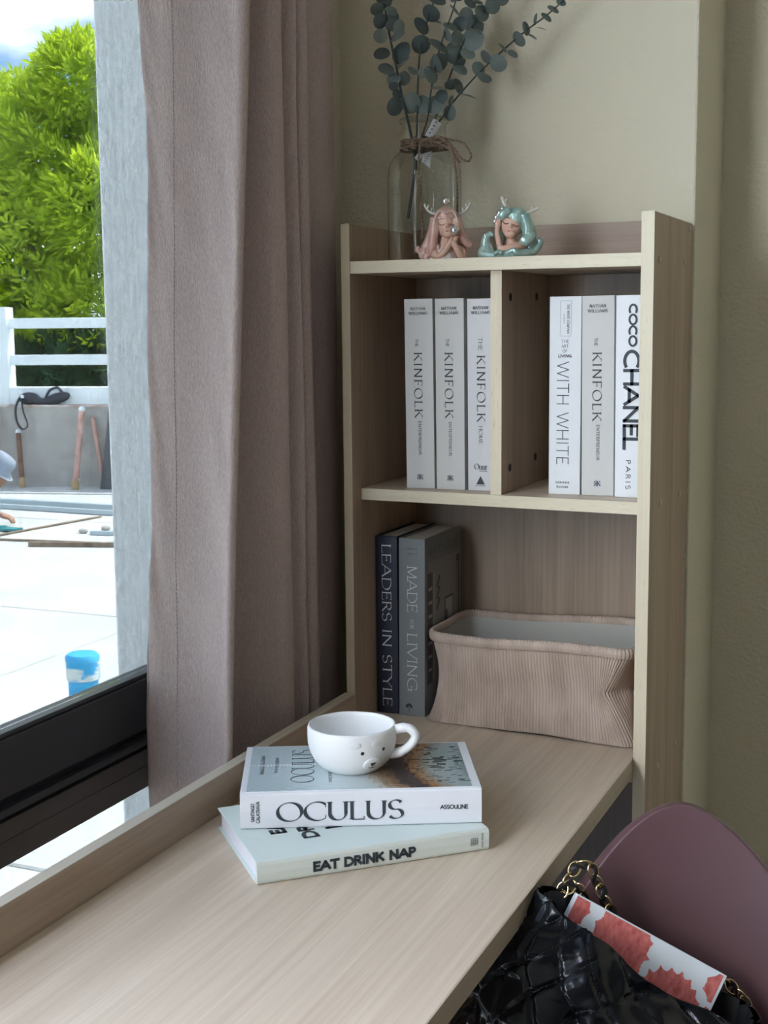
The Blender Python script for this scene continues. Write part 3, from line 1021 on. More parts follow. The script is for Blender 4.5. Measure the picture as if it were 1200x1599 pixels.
L = [('AMBER', .0030, (t / 2, y, h3 * (1 - .062)), RT, UP, dict(weight=.16, thin=.08, track=.7, length=.0190, align='c')),
     ('LEWIS', .0030, (t / 2, y, h3 * (1 - .090)), RT, UP, dict(weight=.16, thin=.08, track=.7, length=.0190, align='c'))]
lettering(o, L, print_dark, 'author_lettering')
em = MB()
for k in range(6):
    a = R(20 + 28 * k)
    em.lathe([(.0024, 0), (.0012, .0003)], 8, mx=Matrix.Translation((t / 2 - .004 + .004 * math.cos(a), y + .0002, .014 + .0045 * math.sin(a))) @ Matrix.Rotation(R(90), 4, 'X'))
em.box(t / 2 - .0045, t / 2 - .0037, y, y + .0003, .006, .014)
em.build('emblem', print_dark, o)
# its front cover, a printed room view on the right-hand board
xc = t + .0003
L = [('MADE', .0140, (xc, .014, h3 * (1 - .105)), (0, 1, 0), UP, dict(weight=.10, thin=.04, track=.08, length=.058)),
     ('FOR', .0050, (xc, .078, h3 * (1 - .095)), (0, 1, 0), UP, dict(weight=.12, thin=.06, track=.1, length=.011)),
     ('LIVING', .0140, (xc, .094, h3 * (1 - .105)), (0, 1, 0), UP, dict(weight=.10, thin=.04, track=.08, length=.062))]
lettering(o, L, print_grey, 'cover_lettering')
cov = MB()
cols = [mat('cover_wall', (.30, .29, .28), .6), mat('cover_shelf', (.10, .10, .11), .6), mat('cover_wood', (.26, .13, .09), .6), mat('cover_leaf', (.10, .12, .08), .6), mat('cover_pale', (.42, .42, .41), .6)]


def crect(mi, y0, y1, z0, z1, d=0.0):
    cov.cur = mi
    cov.box(xc - .0003, xc + d, y0, y1, z0, z1)


crect(0, .012, .155, .03, h3 * .86, .0001)
crect(1, .012, .032, .05, h3 * .80, .0002)
crect(4, .036, .041, .05, h3 * .80, .0003)
crect(1, .140, .155, .06, h3 * .84, .0002)
crect(4, .143, .147, .09, h3 * .80, .0003)
crect(2, .085, .140, .100, .136, .0002)
crect(1, .086, .128, .138, .180, .0002)
crect(4, .090, .124, .142, .176, .0003)
crect(1, .088, .100, .138, .158, .0004)
for k in range(9):
    crect(3, .050 + .004 * (k % 3), .056 + .005 * (k % 3), .165 + .006 * k, .173 + .006 * k, .0003)
for k in range(7):
    crect(4, .014, .030, .07 + .022 * k, .075 + .022 * k, .0003)
cov.build('cover_picture', cols, o)

# ------------------------------------------------------------------ books lying on the desk
mint = mat('pale_sage_cover', (.66, .74, .71), .55)
sage_spine = mat('sage_spine', (.62, .66, .60), .6)
ang = math.atan2(.1971, .2060)
eb = thing('lying_book', 'pale sage green book lying flat on the desk under a thicker white book', 'book', (.1536, -.5985, 0), ang, 'books lying on the desk')
LW, DW, TH = .2850, .1887, .0268
c = MB().box(0, LW, .004, DW, 0, .0022).box(0, LW, .004, DW, TH - .0022, TH)
c.build('cover', mint, eb, bevel=.0007)
sp = MB().prism([(.0, .0), (.005, -.0), (.005, TH), (0, TH)], 0, 0.001)
spm = MB()
pr_ = [(.006, 0), (.0012, .0012), (0, .004), (-.0008, TH / 2), (0, TH - .004), (.0012, TH - .0012), (.006, TH)]
spm.add([Vector((x, yy, zz)) for x in (0, LW) for yy, zz in pr_], [(i, i + 1, 7 + i + 1, 7 + i) for i in range(6)] + [tuple(range(6, -1, -1)), tuple(range(7, 14))])
spm.build('spine', sage_spine, eb)
MB().box(.004, LW - .004, .006, DW - .004, .0024, TH - .0024).build('page_block', mat('lilac_white_pages', (.74, .73, .78), .8), eb)
lettering(eb, [('EAT DRINK NAP', .0125, (.066, -.0012, .0065), RT, UP, dict(weight=.265, track=.11, length=.1240))], print_dark, 'spine_lettering')
lg = MB()
for k in range(4):
    lg.box(.2610 + .0027 * k, .2610 + .0027 * k + .0004, -.0013, -.0010, .0090, .0175)
    lg.box(.2610, .2695, -.0013, -.0010, .0090 + .0027 * k, .0090 + .0027 * k + .0004)
lg.build('emblem', print_grey, eb)
lettering(eb, [('SOHO HOUSE', .0025, (.2770, -.0012, .0050), UP, (-1, 0, 0), dict(weight=.14, track=.25, length=.0175))], print_grey, 'publisher_lettering')
# cover title, rotated to read from the head
L = [('EAT', .0205, (.0582, .0770, TH + .0003), (0, 1, 0), (-1, 0, 0), dict(weight=.25, track=.10, length=.044)),
     ('DRINK', .0205, (.0910, .0500, TH + .0003), (0, 1, 0), (-1, 0, 0), dict(weight=.25, track=.10, length=.092)),
     ('NAP', .0205, (.1240, .0690, TH + .0003), (0, 1, 0), (-1, 0, 0), dict(weight=.25, track=.10, length=.056))]
lettering(eb, L, print_dark, 'cover_lettering')

ang2 = math.atan2(.1280, .2588)
ob = thing('lying_book', 'thick white book with a hall picture on its cover lying under the mug', 'book', (.0874, -.5177, .0270), ang2, 'books lying on the desk')
LW, DW, TH = .2887, .1795, .0450
oc_m = mat('hall_book_cover', (.77, .79, .82), .5)
c = MB().box(0, LW, .003, DW, 0, .0022).box(0, LW, .003, DW, TH - .0022, TH)
c.build('cover', oc_m, ob, bevel=.0008)
spm = MB()
pr_ = [(.005, 0), (.0010, .0010), (0, .003), (-.0012, TH * .3), (-.0015, TH / 2), (-.0010, TH * .7), (0, TH - .003), (.0010, TH - .0010), (.005, TH)]
nn = len(pr_)
spm.add([Vector((x, yy, zz)) for x in (0, LW) for yy, zz in pr_], [(i, i + 1, nn + i + 1, nn + i) for i in range(nn - 1)] + [tuple(range(nn - 1, -1, -1)), tuple(range(nn, 2 * nn))])
spm.build('spine', mat('hall_book_spine', (.73, .74, .77), .55), ob)
MB().box(.004, LW - .004, .006, DW - .004, .0024, TH - .0024).build('page_block', paper, ob)
ys = -.0019
L = [('OCULUS', .0225, (.0435, ys, .0100), RT, UP, dict(weight=.205, thin=.040, track=.06, length=.1510)),
     ]
lettering(ob, L, print_dark, 'spine_lettering')
L = [('ASSOULINE', .0056, (.2390, ys, .0195), RT, UP, dict(weight=.19, track=.06, length=.0330)),
     ('SANTIAGO', .0044, (.0170, ys, .0100), UP, (-1, 0, 0), dict(weight=.16, track=.08, length=.0225)),
     ('CALATRAVA', .0044, (.0232, ys, .0085), UP, (-1, 0, 0), dict(weight=.16, track=.08, length=.0265))]
lettering(ob, L, print_dark, 'publisher_lettering')
# printed hall view on the front cover
cp = bpy.data.materials.new('printed_hall_view')
cp.use_nodes = True
N, Lk, p = nodes(cp)
p.inputs['Roughness'].default_value = .45
tc = N.new('ShaderNodeTexCoord')
sx = N.new('ShaderNodeSeparateXYZ')
Lk.new(tc.outputs['Object'], sx.inputs[0])


def mth(op, a, b=None, c_=None):
    n = N.new('ShaderNodeMath')
    n.operation = op
    for i, v in enumerate((a, b, c_)):
        if v is None:
            continue
        if isinstance(v, (int, float)):
            n.inputs[i].default_value = v
        else:
            Lk.new(v, n.inputs[i])
    return n.outputs[0]


def ramp(v, stops):
    r = N.new('ShaderNodeValToRGB')
    e = r.color_ramp.elements
    e[0].position, e[0].color = stops[0][0], (*stops[0][1], 1)
    e[1].position, e[1].color = stops[-1][0], (*stops[-1][1], 1)
    for ps, cc in stops[1:-1]:
        q = e.new(ps)
        q.color = (*cc, 1)
    Lk.new(v, r.inputs[0])
    return r.outputs[0]


dy = mth('SUBTRACT', sx.outputs[1], .092)
dy2 = mth('MULTIPLY', dy, dy)
xx = mth('SUBTRACT', mth('MULTIPLY', sx.outputs[0], 1 / .2887), mth('MULTIPLY', dy2, 11.0))
nz = N.new('ShaderNodeTexNoise')
nz.inputs['Scale'].default_value = 130
nz.inputs['Detail'].default_value = 5
mp = N.new('ShaderNodeMapping')
mp.inputs['Scale'].default_value = (1.6, .5, 1)
Lk.new(tc.outputs['Object'], mp.inputs[0])
Lk.new(mp.outputs[0], nz.inputs['Vector'])
xn = mth('ADD', xx, mth('MULTIPLY', mth('SUBTRACT', nz.outputs[0], .5), .14))
base = ramp(xn, [(.0, (.42, .52, .55)), (.30, (.56, .65, .67)), (.50, (.52, .58, .58)), (.545, (.42, .33, .24)), (.60, (.30, .17, .08)), (.64, (.05, .035, .035)), (.70, (.07, .05, .05)),
                 (.735, (.38, .19, .07)), (.775, (.30, .28, .23)), (.82, (.36, .41, .40)), (.90, (.34, .42, .42)), (1.0, (.12, .17, .18))])
# fine curved ribs over the left half
rad = mth('ADD', mth('ABSOLUTE', dy), mth('MULTIPLY', mth('POWER', mth('MAXIMUM', mth('SUBTRACT', .16, sx.outputs[0]), 0.0), 2.0), 1.3))
wv = mth('SINE', mth('MULTIPLY', rad, 1500))
mask = mth('MULTIPLY', mth('LESS_THAN', sx.outputs[0], .13), mth('MINIMUM', mth('MULTIPLY', mth('MAXIMUM', mth('SUBTRACT', mth('ABSOLUTE', dy), .012), 0.0), 16.0), 1.0))
rib = mth('MULTIPLY', mth('MULTIPLY', wv, mask), .13)
mxr = N.new('ShaderNodeMix')
mxr.data_type = 'RGBA'
mxr.blend_type = 'ADD'
mxr.inputs[0].default_value = 1
cmb = N.new('ShaderNodeCombineXYZ')
for k in range(3):
    Lk.new(rib, cmb.inputs[k])
Lk.new(base, mxr.inputs[6])
Lk.new(cmb.outputs[0], mxr.inputs[7])
Lk.new(mxr.outputs[2], p.inputs['Base Color'])
pv = MB().box(.0075, LW - .0110, .0050, DW - .004, TH, TH + .0003)
pv.build('cover_picture', cp, ob)
zt = TH + .0006
fg = MB()
rnd = random.Random(4)
for k in range(70):                 # the printed crowd: short dark strokes
    x = rnd.uniform(.205, .272)
    yy = rnd.uniform(.012, .165)
    if abs(yy - .09) > .02 + (x - .19) * 1.6 + .03:
        continue
    ln = rnd.uniform(.004, .010)
    fg.box(x, x + ln, yy, yy + rnd.uniform(.0006, .0018), zt - .0002, zt)
for k in range(26):                 # printed ribs of the hall beside the dark arch
    a = (k - 12.5) * .0062
    fg.box(.150 + abs(a) * .32, .176 + abs(a) * .42, .090 + a, .0907 + a, zt - .0002, zt)
for k in range(12):
    fg.box(.230 + rnd.uniform(0, .014), .244 + rnd.uniform(0, .012), .075 + .0035 * k, .0768 + .0035 * k, zt - .0002, zt)
fg.build('printed_crowd', mat('printed_crowd_ink', (.06, .07, .07), .5), ob)
wl = MB().box(.008, .115, .0995, .1005, zt - .0002, zt)
for k in range(26):
    wl.box(.009 + .004 * k, .011 + .004 * k, .1020, .1035, zt - .0002, zt)
    wl.box(.009 + .004 * k, .011 + .004 * k, .0965, .0980, zt - .0002, zt)
wl.build('printed_roof_line', mat('printed_pale_line', (.74, .80, .82), .5), ob)
L = [('OCULUS', .0275, (.0876, .0320, zt), (0, 1, 0), (-1, 0, 0), dict(weight=.085, thin=.030, track=.06, length=.1270)),
     ]
lettering(ob, L, print_dark, 'cover_lettering')
L = [('SANTIAGO CALATRAVA', .0052, (.0258, .0636, zt), (0, 1, 0), (-1, 0, 0), dict(weight=.14, track=.08, length=.0750)),
     ('TEXT BY PAUL GOLDBERGER', .0040, (.0430, .0694, zt), (0, 1, 0), (-1, 0, 0), dict(weight=.14, track=.08, length=.0600)),
     ('WORLD TRADE CENTER', .0040, (.1100, .0310, zt), (0, 1, 0), (-1, 0, 0), dict(weight=.14, track=.08, length=.060)),
     ('ASSOULINE', .0048, (.2700, .0830, zt), (0, 1, 0), (-1, 0, 0), dict(weight=.16, track=.08, length=.0390))]
lettering(ob, L, print_grey, 'small_cover_lettering')

# ------------------------------------------------------------------ mug with a bear face
cer = add_bump(mat('matt_white_ceramic', (.80, .815, .82), .45), (26, 26, 26), .12, .004, 2)
mug = thing('bear_mug', 'matt white ceramic mug with a small bear face on top of the lying books', 'mug', (.1715, -.3805, .0724))
prof = [(.0, .0015), (.026, .0012), (.031, .0), (.034, .0008), (.0405, .0055), (.0480, .0140), (.0528, .0240), (.0552, .0340), (.0558, .0450), (.0556, .0535),
        (.0548, .0560), (.0530, .0568), (.0514, .0558), (.0510, .0520), (.0508, .0380), (.0480, .0220), (.0420, .0110), (.0300, .0060), (.0, .0050)]
mbm = MB().lathe(prof, 72)
mbm.v = [tuple(Vector(q) * (1 + .010 * noise.noise(Vector(q) * 40))) if math.hypot(q[0], q[1]) > .035 else q for q in mbm.v]
mbm.build('cup', cer, mug, smooth=70)


def on_cup(deg, z, out=0.0):
    r_ = .031
    for (ra, za), (rb, zb) in zip(prof[2:10], prof[3:11]):
        if za <= z <= zb:
            r_ = ra + (rb - ra) * (z - za) / (zb - za)
    a = R(deg)
    return Vector(((r_ + out) * math.cos(a), (r_ + out) * math.sin(a), z))


def cup_frame(deg, z, out=0.0):
    """frame on the cup wall: x to the right as seen, y out of the wall, z up"""
    a = R(deg)
    dr = .25 if z > .02 else .6
    nrm = Vector((math.cos(a), math.sin(a), -dr)).normalized()
    tx = Vector((-math.sin(a), math.cos(a), 0))
    up = tx.cross(nrm) * -1
    up = nrm.cross(tx)
    m = Matrix.Identity(4)
    for i, q in enumerate((tx, nrm, up)):
        m[0][i], m[1][i], m[2][i] = q
    m.translation = on_cup(deg, z, out)
    return m


FA = -37
black_g = mat('black_glaze', (.012, .012, .014), .3)
sn = MB().ball((0, 0, 0), (.0120, .0026, .0102), 24, 14, None)
sn.v = [tuple(cup_frame(FA, .0185) @ Vector(q)) for q in sn.v]
sn.build('snout', cer, mug, smooth=70)
for d_ in (-15, 16):
    e = MB().ball((0, 0, 0), (.0022, .0008, .0024), 14, 8)
    e.v = [tuple(cup_frame(FA + d_, .0345 + (.001 if d_ > 0 else 0)) @ Vector(q)) for q in e.v]
    e.build('eye', black_g, mug, smooth=70)
for d_ in (-24, 4):
    e = MB().ball((0, 0, 0), (.0070, .0010, .0050), 18, 10)
    e.v = [tuple(cup_frame(FA + d_, .0445) @ Vector(q)) for q in e.v]
    e.build('ear', cer, mug, smooth=70)
nm = MB().prism([(-.0036, .0030), (.0036, .0030), (.0022, -.0004), (0, -.0020), (-.0022, -.0004)], .0022, .0031)
nm.tube([(0, -.001, .0028), (0, -.0048, .0026)], .0005, 6)
nm.tube(catmull([(-.0046, -.0038, .0024), (-.0028, -.0058, .0022), (0, -.0048, .0026), (.0028, -.0058, .0022), (.0046, -.0038, .0024)], 4), .0005, 6)
sw = Matrix(((1, 0, 0, 0), (0, 0, 1, 0), (0, 1, 0, 0), (0, 0, 0, 1)))
nm.v = [tuple(cup_frame(FA, .0195) @ (sw @ Vector(q))) for q in nm.v]
nm.build('nose_and_mouth', black_g, mug)
HA = 14
hp = [on_cup(HA, .0505, -.002), on_cup(HA, .0535, .009), on_cup(HA, .0525, .0180), on_cup(HA, .0440, .0245), on_cup(HA, .0330, .0200), on_cup(HA, .0230, .0100), on_cup(HA, .0190, -.002)]
MB().tube(catmull(hp, 6), [.0062] * 8 + [.0056] * 22 + [.0062] * 7, 14, flat=1.15).build('handle', cer, mug, smooth=70)

# ------------------------------------------------------------------ corduroy basket
cord = add_noise(mat('beige_corduroy', (.46, .38, .33), .95), (.43, .345, .285), (.56, .46, .385), (30, 30, 12))
lining = add_bump(mat('grey_linen_lining', (.46, .46, .43), .9), (300, 300, 300), .2, .0006)
bk = thing('fabric_basket', 'beige corduroy storage basket on the desk under the shelf', 'basket', (.265, .145, 0))
FLb, FRb, BRb, BLb = (-.174, -.080), (.166, -.104), (.168, .090), (-.166, .098)
FLt, FRt, BRt, BLt = (-.170, -.078), (.164, -.112), (.164, .092), (-.166, .102)


def rrect(cs, rad, n):
    """points along a rounded quadrilateral, evenly spaced"""
    out = []
    P = [Vector((*q, 0)) for q in cs]
    for i in range(4):
        a, b, c_ = P[i - 1], P[i], P[(i + 1) % 4]
        u, v = (a - b).normalized(), (c_ - b).normalized()
        p0, p1 = b + u * rad, b + v * rad
        for k in range(9):
            t_ = k / 8
            out.append((1 - t_) ** 2 * p0 + 2 * t_ * (1 - t_) * b + t_ * t_ * p1)
    L_ = [0]
    m = len(out)
    for i in range(m):
        L_.append(L_[-1] + (out[(i + 1) % m] - out[i]).length)
    res = []
    j = 0
    for k in range(n):
        s_ = L_[-1] * k / n
        while L_[j + 1] < s_:
            j += 1
        f = (s_ - L_[j]) / (L_[j + 1] - L_[j])
        res.append(out[j].lerp(out[(j + 1) % m], f))
    return res


NB = 1200
HB = .138
bot = rrect([FLb, FRb, BRb, BLb], .022, NB)
top = rrect([FLt, FRt, BRt, BLt], .030, NB)
WAVES = 200


def basket_pt(k, t_, rib=True, inset=0.0):
    k %= NB
    p_ = bot[k].lerp(top[k], t_)
    sag = math.sin(math.pi * t_)
    tri = max(0, 1 - abs(t_ - .55) / .52)
    # pinched corner at the front right, softer pinch at the front left
    dr_ = (Vector((p_.x - .166, p_.y + .108, 0))).length
    dl_ = (Vector((p_.x + .172, p_.y + .079, 0))).length
    px = p_.x - .036 * tri ** 1.15 * math.exp(-(dr_ / .040) ** 2) + .017 * sag * math.exp(-(dl_ / .05) ** 2)
    py = p_.y + .012 * sag ** 2 * math.exp(-((p_.x - .03) / .13) ** 2) * (1 if p_.y < 0 else -1)
    if p_.x > .15:
        px -= .022 * tri * math.exp(-((p_.y + .0) / .07) ** 2)
    z_ = HB * t_ + .004 * math.sin(px * 16) * t_
    lift = .0035 * math.exp(-((px - .02) / .09) ** 2) * (1 - t_) ** 6 if p_.y < -.05 else 0
    c_ = Vector((0, 0, 0)) - Vector((px, py, 0))
    nrm = -Vector((bot[(k + 1) % NB].y - bot[k - 1].y, -(bot[(k + 1) % NB].x - bot[k - 1].x), 0)).normalized() * -1
    if nrm.dot(Vector((px, py, 0))) < 0:
        nrm = -nrm
    d_ = -inset + .0025 * noise.noise(Vector((px * 22, py * 22, z_ * 26)))
    if rib:
        d_ += .0016 * abs(math.sin(math.pi * WAVES * k / NB))
    return Vector((px, py, max(z_, 0) + lift + .0008)) + nrm * d_


sk = MB().grid(lambda u, v: basket_pt(round(u * NB) % NB, v), NB, 26, True)
sk.build('outer_fabric', cord, bk, smooth=60)
rb = MB()


def rim_pt(u, v):
    k = round(u * NB) % NB
    p0 = basket_pt(k, 1.0, False)
    q0 = basket_pt(k + 2, 1.0, False)
    tg = (q0 - p0).normalized()
    nrm = Vector((tg.y, -tg.x, 0))
    a = 2 * math.pi * v
    rr_ = .0062 + .0010 * abs(math.sin(math.pi * WAVES * k / NB))
    return p0 + Vector((0, 0, .001)) + nrm * (rr_ * .75 * math.cos(a) + .0006) + Vector((0, 0, rr_ * 1.25 * math.sin(a)))


rb.grid(rim_pt, NB, 13, True)
rb.build('rolled_rim', cord, bk, smooth=60)
MB().grid(lambda u, v: basket_pt(round(u * NB) % NB, .03 + .97 * v, False, .005), NB // 4 if False else 300, 10, True).build('lining', lining, bk, smooth=60) if False else None
ln_ = MB()
NL = 300
ln_.grid(lambda u, v: basket_pt(round(u * NB) % NB, .03 + .96 * v, False, .0062), NL, 12, True)
ln_.add([basket_pt(round(k * NB / NL), .03, False, .0062) for k in range(NL)], [tuple(range(NL))])
ln_.build('lining', lining, bk, smooth=60)
MB().tube(catmull([(.1685, -.070, .083), (.160, -.050, .070), (.158, -.02, .064), (.158, .02, .066), (.166, .045, .080)], 6), .0075, 10).build('side_handle', cord, bk, smooth=60)

# ------------------------------------------------------------------ glass bottle with twine, eucalyptus
yaw = R(23.5)
PX = .000993


def e_(px, py, d=0.0):              # drawing grid of the bottle, origin at its foot: right, away, up
    return Vector(((px - 664) * PX, d, (405 - py) * PX))


bottle_m = bpy.data.materials.new('pale_green_glass')
bottle_m.use_nodes = True
N, Lk = bottle_m.node_tree.nodes, bottle_m.node_tree.links
N.clear()
_out = N.new('ShaderNodeOutputMaterial')
_lw = N.new('ShaderNodeLayerWeight')
_lw.inputs[0].default_value = .32
_rp = N.new('ShaderNodeValToRGB')
_rp.color_ramp.elements[0].position = .60
_rp.color_ramp.elements[0].color = (.955, .965, .955, 1)
_rp.color_ramp.elements[1].position = .97
_rp.color_ramp.elements[1].color = (.33, .41, .38, 1)
Lk.new(_lw.outputs['Facing'], _rp.inputs[0])
_tr = N.new('ShaderNodeBsdfTransparent')
Lk.new(_rp.outputs[0], _tr.inputs[0])
_gl = N.new('ShaderNodeBsdfGlossy')
_gl.inputs['Roughness'].default_value = .04
_fr = N.new('ShaderNodeFresnel')
_fr.inputs[0].default_value = 1.45
_ms = N.new('ShaderNodeMixShader')
_fm = N.new('ShaderNodeMath')
_fm.operation = 'MULTIPLY'
_fm.inputs[1].default_value = .30
Lk.new(_fr.outputs[0], _fm.inputs[0])
Lk.new(_fm.outputs[0], _ms.inputs[0])
Lk.new(_tr.outputs[0], _ms.inputs[1])
Lk.new(_gl.outputs[0], _ms.inputs[2])
Lk.new(_ms.outputs[0], _out.inputs[0])

BX, BY, BZ = .0700, .130, .7172
bt = thing('glass_bottle', 'clear glass bottle with a twine bow holding eucalyptus on top of the shelf', 'bottle', (BX, BY, BZ), yaw)
rB = .0570
pb = [(.0, .004), (.045, .003), (.052, .001), (.0555, .004), (rB, .010), (rB, .130), (.0560, .142), (.0525, .153), (.0465, .162), (.0390, .168), (.0350, .172), (.0335, .178), (.0330, .188),
      (.0330, .208), (.0335, .210), (.0370, .2115), (.0380, .2145), (.0375, .2175), (.0350, .2190), (.0310, .2185)]
MB().lathe(pb, 64).build('glass', bottle_m, bt, smooth=50)
twine = add_noise(mat('brown_twine', (.22, .15, .10), .95), (.14, .095, .065), (.30, .21, .15), (300, 300, 300))


def cord_tube(path, r_, strands=2, pitch=.012):
    """two plied strands wound round a path"""
    mb_ = MB()
    P_ = path
    s_ = 0
    lens = [0]
    for a, b in zip(P_, P_[1:]):
        s_ += (b - a).length
        lens.append(s_)
    for q in range(strands):
        pts = []
        ref = Vector((.3, 1, .2))
        for i, p_ in enumerate(P_):
            tg = (P_[min(i + 1, len(P_) - 1)] - P_[max(i - 1, 0)]).normalized()
            a = (ref - tg * ref.dot(tg)).normalized()
            b = tg.cross(a)
            g = 2 * math.pi * (lens[i] / pitch + q / strands)
            pts.append(p_ + a * math.cos(g) * r_ * .55 + b * math.sin(g) * r_ * .55)
        mb_.tube(pts, r_ * .62, 6)
    return mb_


def dense(P_, step=.0012):
    out = []
    for a, b in zip(P_, P_[1:]):
        n = max(1, int((b - a).length / step))
        out += [a.lerp(b, k / n) for k in range(n)]
    return out + [P_[-1]]


wr = []
for k in range(3):
    zz = .1735 + .0052 * k
    ra = (.0365, .0350, .0348)[k]
    ring = [Vector((ra * math.cos(a * math.pi / 40), ra * math.sin(a * math.pi / 40), zz + .001 * math.sin(a / 7 + k))) for a in range(81)]
    cord_tube(dense(ring), .0023).build('twine_wrap', twine, bt, smooth=60)
fd = -.040
for nm_, pts in (('twine_tail', [(676, 219), (660, 224), (655, 240), (653, 275), (656, 318), (658, 345), (659, 372)]),
                 ('twine_tail', [(684, 217), (700, 228), (707, 245), (711, 280), (712, 320), (710, 372)]),
                 ('twine_loop', [(680, 218), (700, 222), (722, 228), (733, 245), (729, 256), (718, 250), (708, 236), (695, 222), (683, 217)]),
                 ('twine_loop', [(678, 218), (690, 222), (704, 236), (712, 250), (716, 257), (709, 249), (699, 236), (684, 228), (670, 224)]),
                 ('twine_loop', [(650, 217), (644, 225), (644, 234), (650, 236)])):
    P_ = catmull([e_(a, b, fd - .006 - .012 * min(1, max(0, (b - 220) / 60))) for a, b in pts], 10)
    cord_tube(dense(P_), .0017).build(nm_, twine, bt, smooth=60)
MB().ball(e_(680, 219, fd - .002), (.0048, .004, .0042), 12, 8).build('twine_knot', twine, bt, smooth=60)

leaf_cols = [((.115, .150, .135), (.155, .190, .172)), ((.068, .092, .088), (.095, .122, .115)), ((.18, .215, .190), (.22, .255, .225))]
leaf_ms = [add_noise(mat('eucalyptus_leaf', a, .6), a, b, (60, 60, 60)) for a, b in leaf_cols]
stem_m = mat('eucalyptus_stem', (.035, .050, .045), .6)
leaf_meshes = []
for m_ in leaf_ms:
    for var in range(2):
        lb = MB()
        rings = [0, .5, 1]
        vs = [Vector((0, 0, 0))]
        for r_ in (.55, 1.0):
            for k in range(14):
                a = 2 * math.pi * k / 14
                x_, z_ = r_ * math.cos(a) * (.94 if var else 1), r_ * math.sin(a) * (1.03 if var else 1)
                vs.append(Vector((x_, .16 * r_ * r_ + .05 * math.cos(2 * a) * r_, z_)))
        fs = [(0, 1 + k, 1 + (k + 1) % 14) for k in range(14)] + [(1 + k, 15 + k, 15 + (k + 1) % 14, 1 + (k + 1) % 14) for k in range(14)]
        lb.add(vs, fs)
        leaf_meshes.append(lb.mesh('leaf', m_, 60))


def eucalyptus(label, path, leaves, seed, rad=.0016, depth0=0.0, depth1=.02):
    rnd = random.Random(seed)
    o = thing('eucalyptus_stem', label, 'plant stem', (BX, BY, BZ), yaw, 'eucalyptus stems in the bottle')
    n = len(path)
    P_ = [e_(a, b, depth0 + (depth1 - depth0) * i / (n - 1)) for i, (a, b) in enumerate(path)]
    C_ = catmull(P_, 6)
    MB().tube(C_, [rad * (1.15 - .45 * i / len(C_)) for i in range(len(C_))], 7).build('stem', stem_m, o, smooth=60)
    for (px, py, r_, asp, an, tone) in leaves:
        base = e_(px, py)
        near = min(C_, key=lambda q: (q.x - base.x) ** 2 + (q.z - base.z) ** 2)
        l = bpy.data.objects.new('leaf', leaf_meshes[tone * 2 + rnd.randrange(2)])
        COL.objects.link(l)
        l.parent = o
        ti = math.acos(max(.12, min(1, asp)))
        to = base - Vector((near.x, 0, near.z))
        # disc lies in local xz; long axis along `an`, tipped about that axis
        mx = Matrix.Rotation(R(-an), 4, 'Y') @ Matrix.Rotation(ti * (1 if rnd.random() < .7 else -1), 4, 'X')
        l.matrix_basis = Matrix.Translation((base.x, near.y + rnd.uniform(-.010, .004), base.z)) @ mx @ Matrix.Scale(r_ * PX, 4)
        # short stalk joins the leaf to its stem
        if to.length > r_ * PX * 1.15:
            pass
    return o


eucalyptus('eucalyptus stem leaning over the left shoulder of the bottle, crowded with leaves', [(638, 336), (645, 290), (650, 250), (644, 212), (637, 180), (630, 150), (622, 110), (612, 62), (604, 12), (600, -30)],
           [(604, 2, 14, .9, 0, 1), (593, 22, 11, .75, 20, 0), (615, 23, 11, .7, 150, 0), (598, 40, 12, .85, 60, 1), (617, 35, 11, .8, 20, 0), (616, 46, 11, .7, 25, 0), (627, 50, 12, .7, 60, 2), (598, 63, 12, .75, 10, 2),
            (623, 60, 13, .55, 35, 2), (599, 85, 13, .8, 10, 1), (628, 84, 18, .75, 70, 1), (606, 108, 13, .75, 160, 0), (631, 98, 14, .3, 45, 2), (617, 124, 12, .85, 40, 0), (634, 123, 11, .85, 60, 0), (617, 137, 8, .7, 0, 1),
            (623, 147, 9, .8, 100, 1), (620, 166, 15, .8, 60, 1), (646, 114, 10, .3, 150, 2), (606, 14, 10, .4, 10, 0)], 1, .0021, 0, .0)
eucalyptus('upright eucalyptus stem with dark round leaves above the bottle neck', [(650, 262), (652, 220), (653, 185), (654, 150), (657, 95), (663, 60), (673, 28), (686, -8), (692, -30)],
           [(686, 5, 14, .7, 160, 1), (675, 27, 15, .65, 145, 1), (685, 39, 8, .35, 165, 1), (662, 45, 15, .7, 120, 1), (660, 73, 16, .75, 0, 1), (644, 161, 16, .95, 0, 0), (661, 162, 16, .95, 30, 0)], 2, .0014, .0, .01)
eucalyptus('eucalyptus stem with small tilted leaves rising right of the upright one', [(651, 262), (660, 215), (669, 185), (674, 148), (683, 100), (696, 58), (711, 18), (720, -25)],
           [(664, 118, 10, .75, 0, 2), (676, 120, 15, .7, 110, 0), (682, 104, 15, .35, 115, 0), (688, 74, 18, .5, 145, 0), (706, 46, 13, .55, 155, 0), (713, 22, 11, .35, 130, 2), (699, 61, 12, .35, 120, 2), (688, 101, 15, .8, 30, 0),
            (687, 139, 14, .35, 175, 2), (707, 135, 12, .5, 10, 1), (681, 163, 16, .9, 60, 0), (690, 152, 12, .8, 90, 1), (711, 5, 10, .7, 60, 0), (720, 3, 11, .7, 40, 1)], 3, .0013, 0, -.005)
